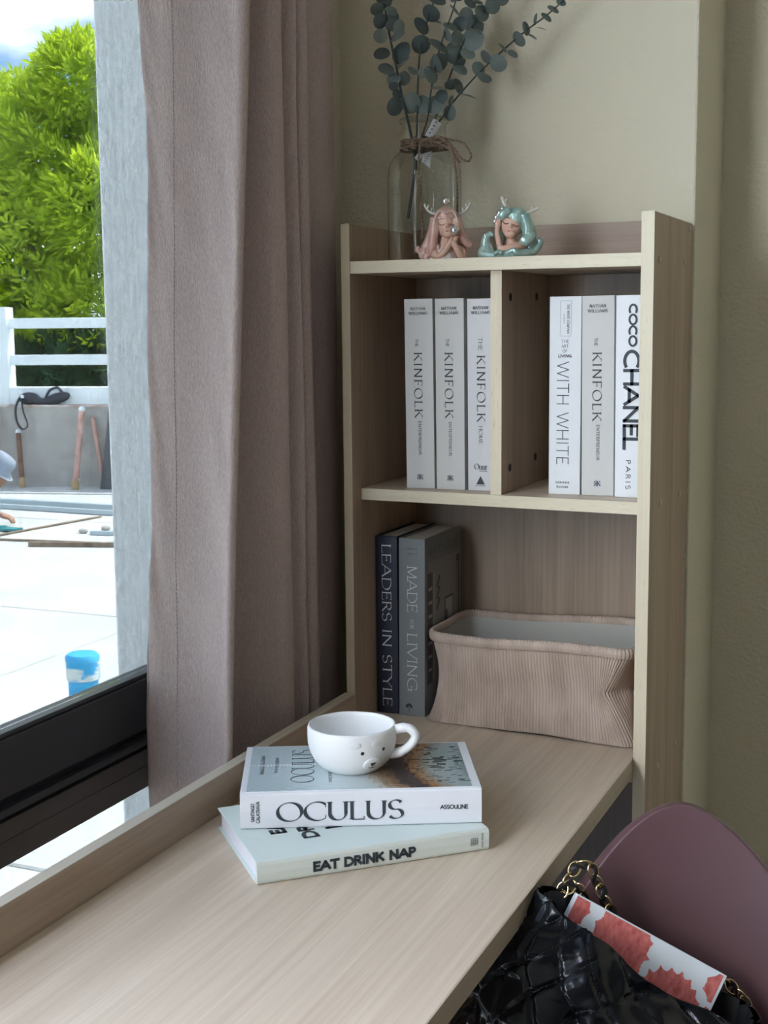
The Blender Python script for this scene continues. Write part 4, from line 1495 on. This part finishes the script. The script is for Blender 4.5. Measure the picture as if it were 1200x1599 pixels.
eucalyptus('thick leafy eucalyptus stem in the middle right of the bunch', [(652, 262), (664, 212), (684, 178), (697, 140), (711, 103), (727, 66), (746, 36), (772, 4), (784, -20)],
           [(713, 84, 17, .9, 80, 0), (716, 64, 13, .7, 60, 2), (733, 85, 13, .75, 160, 2), (721, 108, 13, .7, 150, 0), (720, 40, 13, .85, 90, 1), (731, 27, 12, .9, 0, 2), (739, 65, 19, .9, 70, 0), (745, 43, 17, .85, 60, 0),
            (756, 24, 14, .8, 110, 0), (737, 10, 11, .7, 140, 1), (749, 6, 9, .5, 170, 1), (752, 36, 14, .2, 150, 2), (742, 57, 14, .15, 150, 2), (772, 14, 14, .85, 60, 0), (787, 4, 12, .8, 20, 0), (760, 14, 10, .3, 150, 2), (722, 100, 9, .5, 20, 1)], 4, .0016, 0, .02)
eucalyptus('long slender eucalyptus stem reaching far out towards the right', [(653, 262), (668, 212), (690, 186), (706, 164), (722, 145), (750, 116), (790, 80), (825, 52), (852, 33), (880, 9), (893, -8)],
           [(703, 176, 13, .7, 100, 0), (705, 158, 9, .4, 80, 0), (719, 135, 13, .6, 110, 1), (734, 149, 12, .25, 165, 0), (749, 110, 12, .85, 110, 0), (757, 126, 12, .4, 155, 0), (759, 94, 12, .4, 130, 0), (778, 105, 14, .8, 145, 0),
            (786, 80, 10, .4, 130, 0), (801, 89, 9, .7, 150, 0), (809, 69, 13, .45, 130, 0), (823, 51, 11, .6, 100, 0), (832, 61, 9, .4, 150, 0), (835, 37, 9, .2, 85, 0), (844, 51, 10, .2, 165, 0), (853, 35, 10, .6, 140, 0),
            (864, 22, 10, .6, 150, 0), (876, 12, 8, .8, 160, 0), (886, 6, 8, .25, 5, 0), (884, 1, 6, .5, 60, 0)], 5, .0014, 0, .0)
# paper tag wedged in the neck
tg = thing('paper_tag', 'white printed paper tag stuck in the neck of the bottle', 'tag', (BX, BY, BZ), yaw)
tp = MB()
tpts = [(676, 188), (690, 194), (682, 212), (668, 240), (671, 262), (659, 255), (652, 246), (664, 222)]
for q in (([(678, 187), (690, 195), (676, 216), (664, 212)]), ([(660, 240), (675, 236), (672, 262), (660, 252)]), ([(648, 246), (656, 236), (660, 242), (655, 252)])):
    tp.poly([e_(a, b, -.022 + .002 * i) for i, (a, b) in enumerate(q)])
tp.build('paper', mat('white_paper', (.62, .62, .60), .8), tg, solid=.0003)
tm = MB()
for k in range(4):
    p0 = e_(672 + 3.2 * k, 209 - 5.2 * k, -.0235)
    tm.box(p0.x - .0016, p0.x + .0016, p0.y, p0.y + .0003, p0.z - .0008, p0.z + .0010)
for k in range(5):
    p0 = e_(663 + 1.8 * k, 254 - 3.0 * k, -.0235)
    tm.box(p0.x - .0022, p0.x + .0022, p0.y, p0.y + .0003, p0.z - .0004, p0.z + .0004)
tm.build('printed_code', print_grey, tg)

# ------------------------------------------------------------------ two resin figurines
FX = .000955


def f_(x, z, d=0.0):
    return Vector((x * FX, d * FX, z * FX))


def fb(mb_, x, z, d, r_, mx=None, n=16):
    r3 = r_ if isinstance(r_, (tuple, list)) else (r_,) * 3
    mb_.ball(f_(x, z, d), tuple(q * FX for q in r3), n, 10, mx)


def ft(mb_, pts, rads, n=10, per=4):
    P_ = catmull([f_(*q) for q in pts], per)
    m_ = len(P_)
    rr_ = []
    for i in range(m_):
        t_ = i / (m_ - 1) * (len(rads) - 1)
        a = int(min(t_, len(rads) - 2))
        rr_.append((rads[a] + (rads[a + 1] - rads[a]) * (t_ - a)) * FX)
    mb_.tube(P_, rr_, n)


peach = mat('peach_resin', (.66, .42, .32), .4)
pinkhair = add_noise(mat('rose_pearl_hair', (.62, .37, .30), .32, .15), (.56, .32, .25), (.72, .50, .44), (60, 60, 40))
cream = mat('cream_pearl_resin', (.70, .60, .54), .35)
silver = mat('silver_pearl', (.80, .78, .74), .12, .8)
silverm = mat('silver_antler', (.62, .62, .58), .3, .6)
minthair = add_noise(mat('mint_pearl_hair', (.34, .50, .46), .28, .35), (.26, .42, .38), (.46, .62, .56), (60, 60, 40))
ivory = mat('ivory_antler', (.66, .62, .53), .45)
lash = mat('brown_paint', (.10, .045, .03), .6)
lipm = mat('rose_paint', (.45, .16, .12), .5)

fg1 = thing('mermaid_figurine', 'rose haired resin girl figurine kissing a silver pearl on the shelf top', 'figurine', (.1315, .062, .7166), R(20), 'resin figurines on the shelf top')
b = MB()
fb(b, 0, 56, 0, (18, 17, 21))                       # face and skull
fb(b, 3, 41, -9, (10, 8, 7))
ft(b, [(0, 40, 2), (0, 28, 2), (0, 18, 3)], [7, 7, 12])
fb(b, 0, 16, 3, (19, 11, 12))
ft(b, [(-17, 22, 0), (-19, 10, -8), (-10, 6, -14), (0, 16, -19), (7, 28, -20)], [6, 6, 6, 5, 4])
ft(b, [(17, 22, 0), (26, 12, -8), (24, 5, -14), (16, 18, -19), (11, 29, -20)], [6, 6, 6, 5, 4])
fb(b, 2, 53, -18, (3, 4, 3))
for k in range(4):                                  # fingers under the pearl
    ft(b, [(6 + k * .8, 27, -20 + k), (8 + k * 1.1, 33, -22 + 1.5 * k), (10 + k * 1.2, 37, -21 + 1.5 * k)], [2, 1.8, 1.3], 6)
    ft(b, [(13 + k * .8, 27, -20 + k), (16 + k * .8, 33, -20 + 1.5 * k), (17 + k * .8, 37, -18 + 1.5 * k)], [2, 1.8, 1.3], 6)
remesh(b.build('body', peach, fg1, smooth=60), .0011, 3)
hr = MB()
fb(hr, 0, 62, 5, (21, 19, 21))
fb(hr, 0, 68, 0, (19, 17, 15))
for sg, tgt in ((-1, [(-17, 66, -8), (-20, 50, -6), (-25, 34, -4), (-34, 20, -2), (-38, 10, 0)]), (-1, [(-14, 70, 6), (-22, 44, 6), (-28, 22, 6), (-24, 4, 4)]), (-1, [(-17, 60, -9), (-19, 44, -9), (-21, 28, -8), (-24, 12, -6), (-28, 3, -4)]),
                (1, [(17, 66, -8), (19, 48, -6), (25, 34, -2), (36, 24, 0), (40, 28, 0)]), (1, [(14, 68, 8), (22, 46, 8), (30, 26, 6), (28, 6, 4)]), (1, [(17, 58, -9), (19, 42, -7), (22, 26, 0)])):
    ft(hr, tgt, [8, 8, 8, 6, 3.5], 10)
ft(hr, [(0, 40, 14), (0, 20, 16), (0, 4, 14)], [19, 22, 20])
ft(hr, [(-24, 4, -2), (-14, 3, -6), (-8, 6, -8)], [5, 5, 3])
for (x_, z_) in ((-36, 9), (-30, 14), (-40, 17), (-26, 4), (-33, 5)):
    ft(hr, [(x_, z_, -4), (x_ - 4, z_ - 3, -7), (x_ - 5, z_ + 3, -8), (x_ - 1, z_ + 4, -7)], [3, 3, 2.4, 1.6], 8)
remesh(hr.build('hair', pinkhair, fg1, smooth=60), .0011, 2)
hs = MB()
for k in range(9):
    x_ = -16 - k * 1.6
    ft(hs, [(x_ * .9, 52 - k * 2, -15 + k), (x_ - 2, 34, -12 + k), (x_ - 6, 16, -9 + k)], [.7, .9, .6], 6)
ft(hs, [(-18, 55, -16), (-16, 68, -17), (-9, 75, -17), (-3, 72, -18), (0, 71, -18.5), (3, 73, -18), (10, 75, -17), (16, 66, -16), (18, 54, -15)], [1.1] * 9, 6)
hs.build('hair_strands', cream, fg1, smooth=60)
dr = MB()
ft(dr, [(0, 16, 2), (0, 8, 1), (0, 0, 0)], [16, 18, 21])
for sg in (-1, 1):
    fb(dr, sg * 15, 22, -2, (7, 8, 5))
    ft(dr, [(sg * 20, 3, -6), (sg * 26, 2, -4), (sg * 31, 6, -3)], [4, 4, 2])
remesh(dr.build('dress', cream, fg1, smooth=60), .0012, 2)
fb(b := MB(), 13, 45, -22, 7.6)
b.build('held_pearl', silver, fg1, smooth=60)
fb(b := MB(), -1, 91, 0, 7)
b.build('crown_pearl', silver, fg1, smooth=60)
an = MB()
for sg, x0 in ((-1, -17), (1, 20)):
    ft(an, [(x0, 72, 0), (x0 + sg * 8, 74, 0), (x0 + sg * 15, 82, 0), (x0 + sg * 17, 88, 0)], [2.2, 2.0, 1.7, 1.2], 8)
    ft(an, [(x0 + sg * 7, 74, 0), (x0 + sg * 5, 81, 0)], [1.6, 1.0], 6)
    ft(an, [(x0 + sg * 13, 79, 0), (x0 + sg * 10, 86, 0)], [1.5, 1.0], 6)
an.build('antlers', silverm, fg1, smooth=60)


def face(parent, cx, cz, d, tilt, w_, eyes=8.5):
    mx = Matrix.Rotation(R(tilt), 4, 'Y')
    f = MB()
    for sg in (-1, 1):
        pts = [(-4.2, .6), (-2, -1.0), (0, -1.5), (2, -1.0), (4.2, .6)]
        P_ = []
        for a, z_ in pts:
            x_ = sg * eyes + a
            q = mx @ Vector((x_, 0, z_))
            P_.append(f_(cx + q.x, cz + q.z, d + abs(x_) ** 2 * .018))
        f.tube(catmull(P_, 3), .00075 * .8, 6)
        P_ = []
        for a, z_ in ((-4, 7.2), (0, 8.6), (4, 7.2)):
            q = mx @ Vector((sg * eyes + a, 0, z_))
            P_.append(f_(cx + q.x, cz + q.z, d + .6 + abs(sg * eyes + a) ** 2 * .018))
        f.tube(catmull(P_, 3), .00035, 5)
    f.build('closed_eyes', lash, parent, smooth=60)
    l = MB()
    q = mx @ Vector((0, 0, -11))
    l.ball(f_(cx + q.x, cz + q.z, d + 1.2), (2.8 * FX, 1.2 * FX, 1.5 * FX), 12, 8)
    l.build('lips', lipm, parent, smooth=60)


face(fg1, 2, 55, -16.6, 0, 1)

fg2 = thing('mermaid_figurine', 'mint haired resin girl figurine resting in a curling wave on the shelf top', 'figurine', (.2305, .062, .7166), R(20), 'resin figurines on the shelf top')
b = MB()
tl_ = Matrix.Rotation(R(14), 3, 'Y')
fb(b, 4, 52, 0, (17, 16, 20), tl_)
fb(b, 1, 37, -9, (9, 8, 7))
ft(b, [(4, 36, 2), (3, 24, 2), (4, 12, 2)], [7, 8, 13])
fb(b, 10, 14, 2, (19, 12, 11))
ft(b, [(22, 20, -2), (10, 17, -14), (-8, 14, -18), (-18, 16, -16)], [7, 6.5, 5.5, 4.5])
ft(b, [(-14, 14, -14), (-17, 28, -11), (-19, 40, -9), (-18, 50, -8)], [5, 4.5, 4, 4])
fb(b, -18, 52, -8, (5, 4.5, 6))
for k in range(4):
    ft(b, [(-21 + 2.0 * k, 53, -10), (-21.5 + 2.2 * k, 59, -9), (-20 + 2.0 * k, 64, -7)], [1.7, 1.5, 1.1], 6)
fb(b, 2, 48, -17, (2.6, 3.5, 2.6))
remesh(b.build('body', peach, fg2, smooth=60), .0011, 3)
hr = MB()
fb(hr, 9, 57, 6, (21, 19, 21))
fb(hr, 11, 62, -1, (18, 16, 16))
for tgt in ([(22, 66, -8), (27, 50, -7), (27, 36, -8), (22, 28, -10)], [(24, 60, 2), (32, 44, 2), (34, 28, 2), (30, 10, 0)], [(0, 72, -8), (-10, 66, -8), (-14, 58, -6)], [(-6, 64, 4), (-12, 44, 6), (-12, 20, 8)], [(20, 30, -10), (26, 26, -12), (33, 32, -10), (36, 38, -6)]):
    ft(hr, tgt, [9, 8.5, 8, 4], 10)
remesh(hr.build('hair', minthair, fg2, smooth=60), .0011, 2)
wvb = MB()
ft(wvb, [(-38, 18, 0), (-40, 8, 0), (-30, 4, -6), (-12, 4, -14), (6, 4, -16), (22, 6, -12), (36, 8, -2)], [6, 9, 9, 8, 8, 8, 7])
ft(wvb, [(-30, 8, 4), (-36, 24, 2), (-34, 34, 0), (-28, 38, -2), (-24, 34, -4)], [9, 8, 6, 4, 2.5])
ft(wvb, [(26, 8, 0), (38, 12, 0), (45, 19, 0), (47, 26, 0), (43, 29, 0)], [8, 7, 5.5, 5, 4])
ft(wvb, [(-2, 8, -22), (6, 12, -24), (10, 8, -24), (20, 5, -20), (32, 7, -10)], [3, 4, 5, 5, 5])
ft(wvb, [(-20, 6, 8), (0, 6, 12), (24, 6, 8)], [14, 16, 14])
for k in range(9):
    fb(wvb, -22 + 3.2 * k, 7 + (k * 7) % 5, -22 + (k % 3), 2.6 + (k % 2))
for k in range(5):
    fb(wvb, -41 + k, 12 + 6 * k, -3, 2.8)
remesh(wvb.build('wave', minthair, fg2, smooth=60), .0012, 1)
st = MB()
for k in range(4):
    ft(st, [(14 + 4 * k, 72 - 3 * k, -14 + 3 * k), (24 + 2.4 * k, 56, -10 + 3 * k), (27 + 2 * k, 36, -9 + 3 * k)], [.7, 1.0, .6], 6)
    ft(st, [(-38 + 3 * k, 22, -8), (-33 + 3 * k, 10, -10), (-20 + 3 * k, 4, -15)], [.7, 1.0, .6], 6)
st.build('hair_strands', mat('pale_mint_resin', (.55, .68, .63), .35), fg2, smooth=60)
pl = MB()
for x_, z_, r_ in ((-20, 62, 4.6), (-15, 68, 5.4), (-11, 75, 3.4), (-22, 56, 3.8), (-7, 70, 2.6)):
    fb(pl, x_, z_, -8, r_)
pl.build('pearl_cluster', silver, fg2, smooth=60)
an = MB()
ft(an, [(-3, 76, 0), (-8, 83, 0), (-12, 93, 0)], [3.6, 3.2, 2.6], 8)
ft(an, [(-8, 83, 0), (-4, 90, 0)], [2.4, 1.8], 8)
ft(an, [(27, 68, 0), (36, 72, 0), (44, 76, 0)], [3.4, 3.0, 2.4], 8)
ft(an, [(34, 71, 0), (34, 78, 0)], [2.4, 1.8], 8)
an.build('antlers', ivory, fg2, smooth=60)
face(fg2, 2, 51, -15.8, 14, 1, 8.2)

# ------------------------------------------------------------------ curtain
cloth = bpy.data.materials.new('mauve_crepe_cloth')
cloth.use_nodes = True
N, Lk, p = nodes(cloth)
p.inputs['Roughness'].default_value = .95
p.inputs['Specular IOR Level'].default_value = .15
tc = N.new('ShaderNodeTexCoord')
mp = N.new('ShaderNodeMapping')
mp.inputs['Scale'].default_value = (520, 520, 170)
Lk.new(tc.outputs['Object'], mp.inputs[0])
n1 = N.new('ShaderNodeTexNoise')
n1.inputs['Scale'].default_value = 1
n1.inputs['Detail'].default_value = 3
Lk.new(mp.outputs[0], n1.inputs['Vector'])
r = N.new('ShaderNodeValToRGB')
r.color_ramp.elements[0].position, r.color_ramp.elements[0].color = .33, (.53, .435, .405, 1)
r.color_ramp.elements[1].position, r.color_ramp.elements[1].color = .68, (.69, .575, .535, 1)
Lk.new(n1.outputs[0], r.inputs[0])
Lk.new(r.outputs[0], p.inputs['Base Color'])
bp = N.new('ShaderNodeBump')
bp.inputs['Strength'].default_value = .9
bp.inputs['Distance'].default_value = .0016
Lk.new(n1.outputs[0], bp.inputs['Height'])
Lk.new(bp.outputs[0], p.inputs['Normal'])
tr = N.new('ShaderNodeBsdfTranslucent')
tr.inputs[0].default_value = (.56, .44, .39, 1)
xs_ = N.new('ShaderNodeMixShader')
xs_.inputs[0].default_value = .22
Lk.new(p.outputs[0], xs_.inputs[1])
Lk.new(tr.outputs[0], xs_.inputs[2])
Lk.new(xs_.outputs[0], N['Material Output'].inputs[0])

cu = thing('window_curtain', 'mauve grey crepe curtain hanging in folds between window and shelf', 'curtain', (0, 0, -DZ))
# plan section: (x, y at the top of the view, y at desk height)
SEC = [(-.165, -.287, -.320), (-.146, -.284, -.322), (-.122, -.280, -.323), (-.085, -.264, -.325), (-.050, -.256, -.337), (-.034, -.251, -.344), (-.031, -.238, -.334), (-.042, -.226, -.322), (-.080, -.222, -.296), (-.120, -.205, -.255),
       (-.126, -.185, -.220), (-.112, -.165, -.190), (-.078, -.158, -.168), (-.054, -.146, -.150), (-.046, -.128, -.128), (-.052, -.108, -.108), (-.078, -.098, -.096), (-.086, -.088, -.084), (-.070, -.078, -.070), (-.056, -.070, -.062), (-.054, -.060, -.052),
       (-.070, -.050, -.040), (-.074, -.044, -.034), (-.060, -.038, -.030), (-.054, -.026, -.018), (-.062, -.012, -.004), (-.080, -.006, .002), (-.082, .010, .016), (-.070, .040, .040), (-.066, .070, .068), (-.074, .108, .100), (-.094, .128, .117), (-.122, .124, .118), (-.130, .10, .10)]
per = 5
topc = catmull([(x, a, 0) for x, a, b_ in SEC], per)
botc = catmull([(x, b_, 0) for x, a, b_ in SEC], per)
nu = len(topc)


def curtain_pt(u, v):
    i = round(u * (nu - 1))
    z = 2.62 - v * 2.58
    t_ = (1.03 - (z - DZ)) / 1.0
    t_ = max(-.2, min(1.25, t_))
    t_ = t_ * (1.0 if t_ < 0 else 1)
    a = topc[i].lerp(botc[i], t_)
    wob = .0030 * noise.noise(Vector((u * 9, z * 3.2, 0)))
    dent = 0
    if u < .17:                         # soft creases running down from the stitched hem
        q = noise.noise(Vector((u * 11, z * 7.5 + u * 22, 4))) + .5 * noise.noise(Vector((u * 20, z * 15 + u * 45, 9)))
        dent = .0062 * q * min(1, (.17 - u) / .05) * min(1, .35 + abs(u - .06) * 12)
    edge = .006 * math.sin(z * 5.0 + 1.0) * max(0, 1 - u * 16) + .003 * math.sin(z * 13) * max(0, 1 - u * 16)
    return Vector((min(a.x + wob + edge, -.0195), a.y + dent, z))


MB().grid(curtain_pt, nu, 130).build('cloth_panel', cloth, cu, smooth=70, solid=.0016)
stc = MB()
iu = 10 / (nu - 1)
for k in range(420):
    z0_ = k / 420
    a, b_ = curtain_pt(iu, z0_ * .98), curtain_pt(iu, z0_ * .98 + .0016)
    d_ = Vector((.0003, -.0014, 0))
    stc.tube([a + d_ * .8, b_ + d_ * .8], .00045, 5)
stc.build('hem_stitching', mat('thread', (.33, .26, .245), .9), cu)
MB().tube([(-.085, -3.6, 2.66), (-.085, .20, 2.66)], .012, 12).build('curtain_rod', alu, cu, smooth=60)

# ------------------------------------------------------------------ chair, handbag and book at the right
CA = R(20)
CE, CN = Vector((math.cos(CA), math.sin(CA), 0)), Vector((math.sin(CA), -math.cos(CA), 0))
CP = Vector((.563, -.333, 0))
burg = add_bump(mat('burgundy_leather', (.118, .060, .064), .42), (420, 420, 420), .12, .0008, 3)
ch = thing('dining_chair', 'burgundy leather shell chair with a rounded back beside the desk', 'chair', (CP.x, CP.y, -DZ), CA)
# local: x along the back, y away from the sitter, z up from the floor


def shell(u, v):
    """v 0..1 up the back; the top is domed and the sides wrap forward"""
    x = (u - .5) * 2
    s_ = math.copysign(abs(x) ** .9, x)
    ztop = .806 - .070 * (abs(s_ * .20 - .012) / .1) ** 1.75
    ztop = max(ztop, .52)
    z = .42 + (ztop - .42) * v
    w_ = .20 - .012 * (1 - v)
    y = .02 + .055 * ((z - .45) / .35) - .055 * s_ * s_ - .05 * max(0, (.50 - z) / .08)
    return Vector((s_ * w_, y - .055, z))


bkm = MB().grid(shell, 41, 33)
o = bkm.build('backrest', burg, ch, smooth=70, solid=.022)
o.modifiers.new('round', 'BEVEL').width = .009
o.modifiers['round'].segments = 4
o.modifiers['round'].angle_limit = R(50)


def seat_pt(u, v):
    x = (u - .5) * 2
    return Vector((x * (.205 - .02 * v), -.03 - .40 * v, .435 + .012 * x * x - .02 * math.sin(v * 2.2) - .03 * max(0, v - .8) * 5 * .3))


o = MB().grid(seat_pt, 25, 25).build('seat', burg, ch, smooth=70, solid=.03)
for sx_, sy_ in ((-1, -1), (1, -1), (-1, 1), (1, 1)):
    MB().tube([(sx_ * .14, -.22 + sy_ * .12, .41), (sx_ * .20, -.22 + sy_ * .19, .0)], [.016, .011], 10).build('leg', alu, ch, smooth=60)
MB().box(-.15, .15, -.36, -.08, .395, .415).build('seat_frame', alu, ch, bevel=.004)


def cp_(e, z, n_):                  # chair frame -> room: along the back, height from the desk top, out towards the sitter
    return CP + CE * e + CN * n_ + Vector((0, 0, z))


# red flowered book standing in the bag
A_, B_ = cp_(-.1165, -.012, .090), cp_(.0505, -.106, .090)
bx = (B_ - A_).normalized()
lean = (CN * -.28 + Vector((0, 0, 1))).normalized()
bn = bx.cross(lean).normalized()                  # faces the sitter
bz = bn.cross(bx).normalized() * -1
if bz.z < 0:
    bz = -bz
LB = (B_ - A_).length
fbk = thing('flower_book', 'white book with red flower print sticking out of the black handbag', 'book', tuple(A_))
mxb = Matrix.Identity(4)
for i, q in enumerate((bx, bn, bz)):
    mxb[0][i], mxb[1][i], mxb[2][i] = q
if mxb.to_3x3().determinant() < 0:
    pass
fbk.matrix_world = Matrix.Translation(A_ + Vector((0, 0, DZ))) @ mxb
# local: x along the top edge, y towards the sitter, z up (the book hangs below z = 0)
HBk = .200
fcov = mat('white_flower_cover', (.78, .83, .85), .45)
MB().box(0, LB, -.0020, 0, -HBk, 0).box(0, LB, -.0130, -.0110, -HBk, 0).box(-.001, .001, -.013, 0, -HBk, 0).build('cover', fcov, fbk, bevel=.0006)
MB().box(.001, LB - .003, -.0110, -.0020, -HBk + .003, -.003).build('page_block', mat('grey_pages', (.50, .48, .45), .8), fbk)
redp = add_noise(mat('red_flower_print', (.62, .13, .115), .5), (.52, .10, .09), (.72, .22, .19), (160, 60, 90), 6)


def flower(mb_, cx, cz, rx, rz, petals, seed, a0=0, a1=360):
    rnd = random.Random(seed)
    n = 150
    pts = []
    for k in range(n):
        a = R(a0 + (a1 - a0) * k / n)
        r_ = 1 - .13 * abs(math.sin(petals * a / 2)) ** .6 + .02 * rnd.uniform(-1, 1)
        x_ = min(max(cx + rx * r_ * math.cos(a), .0006), LB - .0035)
        z_ = min(max(cz + rz * r_ * math.sin(a), -HBk + .004), -.0016)
        pts.append(Vector((x_, .0003, z_)))
    c_ = Vector((min(max(cx, .002), LB - .004), .0003, min(max(cz, -HBk + .01), -.004)))
    o_ = len(mb_.v)
    mb_.add([c_] + pts, [(0, 1 + k, 1 + (k + 1) % n) for k in range(n)])


fm = MB()
flower(fm, -.004, -.012, .0260, .030, 11, 1)
flower(fm, .0665, -.026, .0375, .050, 17, 2)
flower(fm, .141, -.068, .0450, .050, 21, 3)
flower(fm, .196, -.018, .0260, .020, 9, 4)
flower(fm, .198, -.056, .0280, .018, 9, 5)
fm.build('printed_flowers', redp, fbk)

# handbag
hl = bpy.data.materials.new('black_shiny_leather')
hl.use_nodes = True
N, Lk, p = nodes(hl)
p.inputs['Base Color'].default_value = (.003, .0035, .005, 1)
p.inputs['Roughness'].default_value = .20
p.inputs['Specular IOR Level'].default_value = .30
add_bump(hl, (300, 300, 300), .06, .0006, 3)
hb_ = thing('handbag', 'black quilted shiny leather handbag with gold chains slumped on the chair', 'handbag', (CP.x, CP.y, 0))
hb_.location.z = DZ


def ring_at(t_, a):
    """closed loop of the bag at height t (0 foot, 1 rim); a runs round it, 0 = right end, -90 deg = towards the sitter"""
    ca, sa = math.cos(a), math.sin(a)
    px_ = math.copysign(abs(ca) ** .75, ca)
    py_ = math.copysign(abs(sa) ** .85, sa)
    # half width, half depth, centre along the back, centre out, height
    wd = [.185, .215, .205, .168, .118]
    dp = [.075, .100, .098, .074, .046]
    ce = [-.035, -.040, -.038, -.042, -.040]
    cn = [.150, .160, .160, .140, .118]
    zz = [-.285, -.235, -.170, -.120, -.075]
    f = t_ * 4
    i = min(int(f), 3)
    g = f - i
    g = g * g * (3 - 2 * g) * .5 + g * .5
    lp = lambda L_: L_[i] + (L_[i + 1] - L_[i]) * g
    tl2 = .62 * t_ ** 1.3
    x = lp(ce) + lp(wd) * px_ * (1 - .10 * t_)
    z = lp(zz) - lp(wd) * px_ * tl2 + (.022 * max(0, -sa) * 0)
    return Vector((x, z, lp(cn) - lp(dp) * py_ * -1 if False else lp(cn) + lp(dp) * -py_))


QN, QM = 17, 5.0                    # quilting: diagonal seams round and up the bag


def bag_pt(u, v):
    a = 2 * math.pi * u
    q = ring_at(v, a)
    e, z, n_ = q
    c_ = ring_at(v, a + .02) - ring_at(v, a - .02)
    nrm = Vector((c_.z, 0, -c_.x))
    P0 = Vector((e, n_, z))
    tang = Vector((c_.x, c_.z, 0)).normalized()
    outw = Vector((tang.y, -tang.x, 0))
    if outw.dot(Vector((e + .04, n_ - .14, 0))) < 0:
        outw = -outw
    outw = (outw + Vector((0, 0, .25))).normalized()
    # crumpled leather: creased noise, gathers below the rim, quilting seams
    s1 = Vector((e * 12 + z * 5, z * 11 - e * 5, n_ * 9))
    s1 += Vector((noise.noise(s1 * .6), noise.noise(s1 * .6 + Vector((5, 1, 9))), 0)) * .8
    f1 = (1 - abs(noise.noise(s1)) * 2.0) ** 1
    f2 = 1 - abs(noise.noise(s1 * 1.9 + Vector((7, 3, 1)))) * 2.0
    f4 = 1 - abs(noise.noise(s1 * 4.6 + Vector((2, 8, 5)))) * 2.0
    al = 2 * math.pi * u * 11
    f3 = math.sin(al + 2.2 * noise.noise(Vector((u * 30, v * 4, 2)))) + .6 * math.sin(al * 2.3 + 1)
    d_ = .019 * f1 + .0105 * f2 + .0012 * f4 + .0026 * f3 * v ** 3 * max(0, -math.sin(2 * math.pi * u))
    qa = u * QN + v * QM
    qb = u * QN - v * QM
    for qq in (qa, qb):
        w_ = abs(qq - round(qq))
        d_ -= .0062 * math.exp(-(w_ / .075) ** 2) * (.8 + .8 * noise.noise(Vector((e * 50, z * 50, qq))))
    d_ *= .55 + .45 * math.sin(math.pi * min(1, .12 + v * .80))
    P0.z += .006 * v ** 3 * math.sin(2 * math.pi * u * 6 + 1.5) * max(0, -math.sin(2 * math.pi * u))
    P1 = P0 + outw * d_
    return P1.x * CE + P1.y * CN + Vector((0, 0, P1.z))


bm_ = MB().grid(bag_pt, 300, 130, True)
bm_.add([bag_pt(k / 60, 0.0) for k in range(60)], [tuple(range(60))])
bm_.build('leather_body', hl, hb_, smooth=80)


def inner_pt(u, v):
    p_ = bag_pt(u, 1.0)
    c_ = cp_(-.040, -.085, .112) - CP
    q = p_.lerp(c_, .06 + .10 * v)
    q.z -= .10 * v
    return q


MB().grid(inner_pt, 120, 8, True).build('inner_lining', mat('black_lining', (.006, .006, .007), .7), hb_, smooth=80)
sq = MB()
for k in range(-8, 26):
    for sg in (1, -1):
        for q in range(75):
            va, vb = .06 + .90 * q / 75, .06 + .90 * (q + .55) / 75
            ua, ub = (k - sg * va * QM) / QN, (k - sg * vb * QM) / QN
            if not (.48 < ua < 1.02 and .48 < ub < 1.02):
                continue
            lift_ = CN * .0006
            sq.tube([bag_pt(ua, va) + lift_, bag_pt(ub, vb) + lift_], .00055, 4)
sq.build('quilt_stitching', mat('black_thread', (.012, .012, .012), .9), hb_)['kind'] = 'stuff'
gold = mat('pale_gold_metal', (.72, .55, .30), .25, 1.0)
strapm = mat('black_strap_leather', (.008, .008, .009), .4)


def chain(path, n, name='chain_strap'):
    P_ = catmull(path, 12)
    s_ = [0]
    for a, b_ in zip(P_, P_[1:]):
        s_.append(s_[-1] + (b_ - a).length)

    def at(d):
        i = 0
        while i < len(s_) - 2 and s_[i + 1] < d:
            i += 1
        f = (d - s_[i]) / max(1e-9, s_[i + 1] - s_[i])
        return P_[i].lerp(P_[i + 1], min(1, f)), (P_[i + 1] - P_[i]).normalized()
    band = MB()
    m_ = 10 * n
    pts = []
    for k in range(m_ + 1):
        c_, t_ = at(s_[-1] * k / m_)
        sd = t_.cross(CN).normalized()
        pts.append(c_ + sd * (.0032 * math.sin(math.pi * k / 10)) + CN * (.0020 * math.cos(math.pi * k / 10)))
    band.tube(pts, .0042, 8, flat=.45)
    st_ = band.build(name, strapm, hb_, smooth=60)
    for k in range(n):
        c_, t_ = at(s_[-1] * (k + .5) / n)
        sd = t_.cross(CN).normalized()
        tw = R(38 if k % 2 else -38)
        ax = sd * math.cos(tw) + CN * math.sin(tw)
        ring = [c_ + t_ * (.0088 * math.cos(2 * math.pi * q / 20)) + ax * (.0070 * math.sin(2 * math.pi * q / 20)) for q in range(20)]
        MB().tube(ring, .0014, 7, closed=True).build('chain_link', gold, st_, smooth=60)


def q_(e, z, n_):
    return cp_(e, z, n_) - CP


chain([q_(-.142, -.030, .085), q_(-.128, -.004, .075), q_(-.115, .011, .066), q_(-.101, .010, .064), q_(-.093, -.008, .062), q_(-.085, -.028, .060), q_(-.074, -.052, .058)], 10)
chain([q_(-.139, -.026, .084), q_(-.127, -.010, .078), q_(-.116, -.010, .074), q_(-.110, -.020, .070), q_(-.103, -.036, .066), q_(-.092, -.060, .062)], 6)
chain([q_(.046, -.124, .060), q_(.062, -.132, .066), q_(.074, -.146, .070), q_(.086, -.163, .074), q_(.098, -.182, .078)], 7)
chain([q_(.044, -.150, .066), q_(.060, -.158, .074), q_(.076, -.175, .080)], 4)
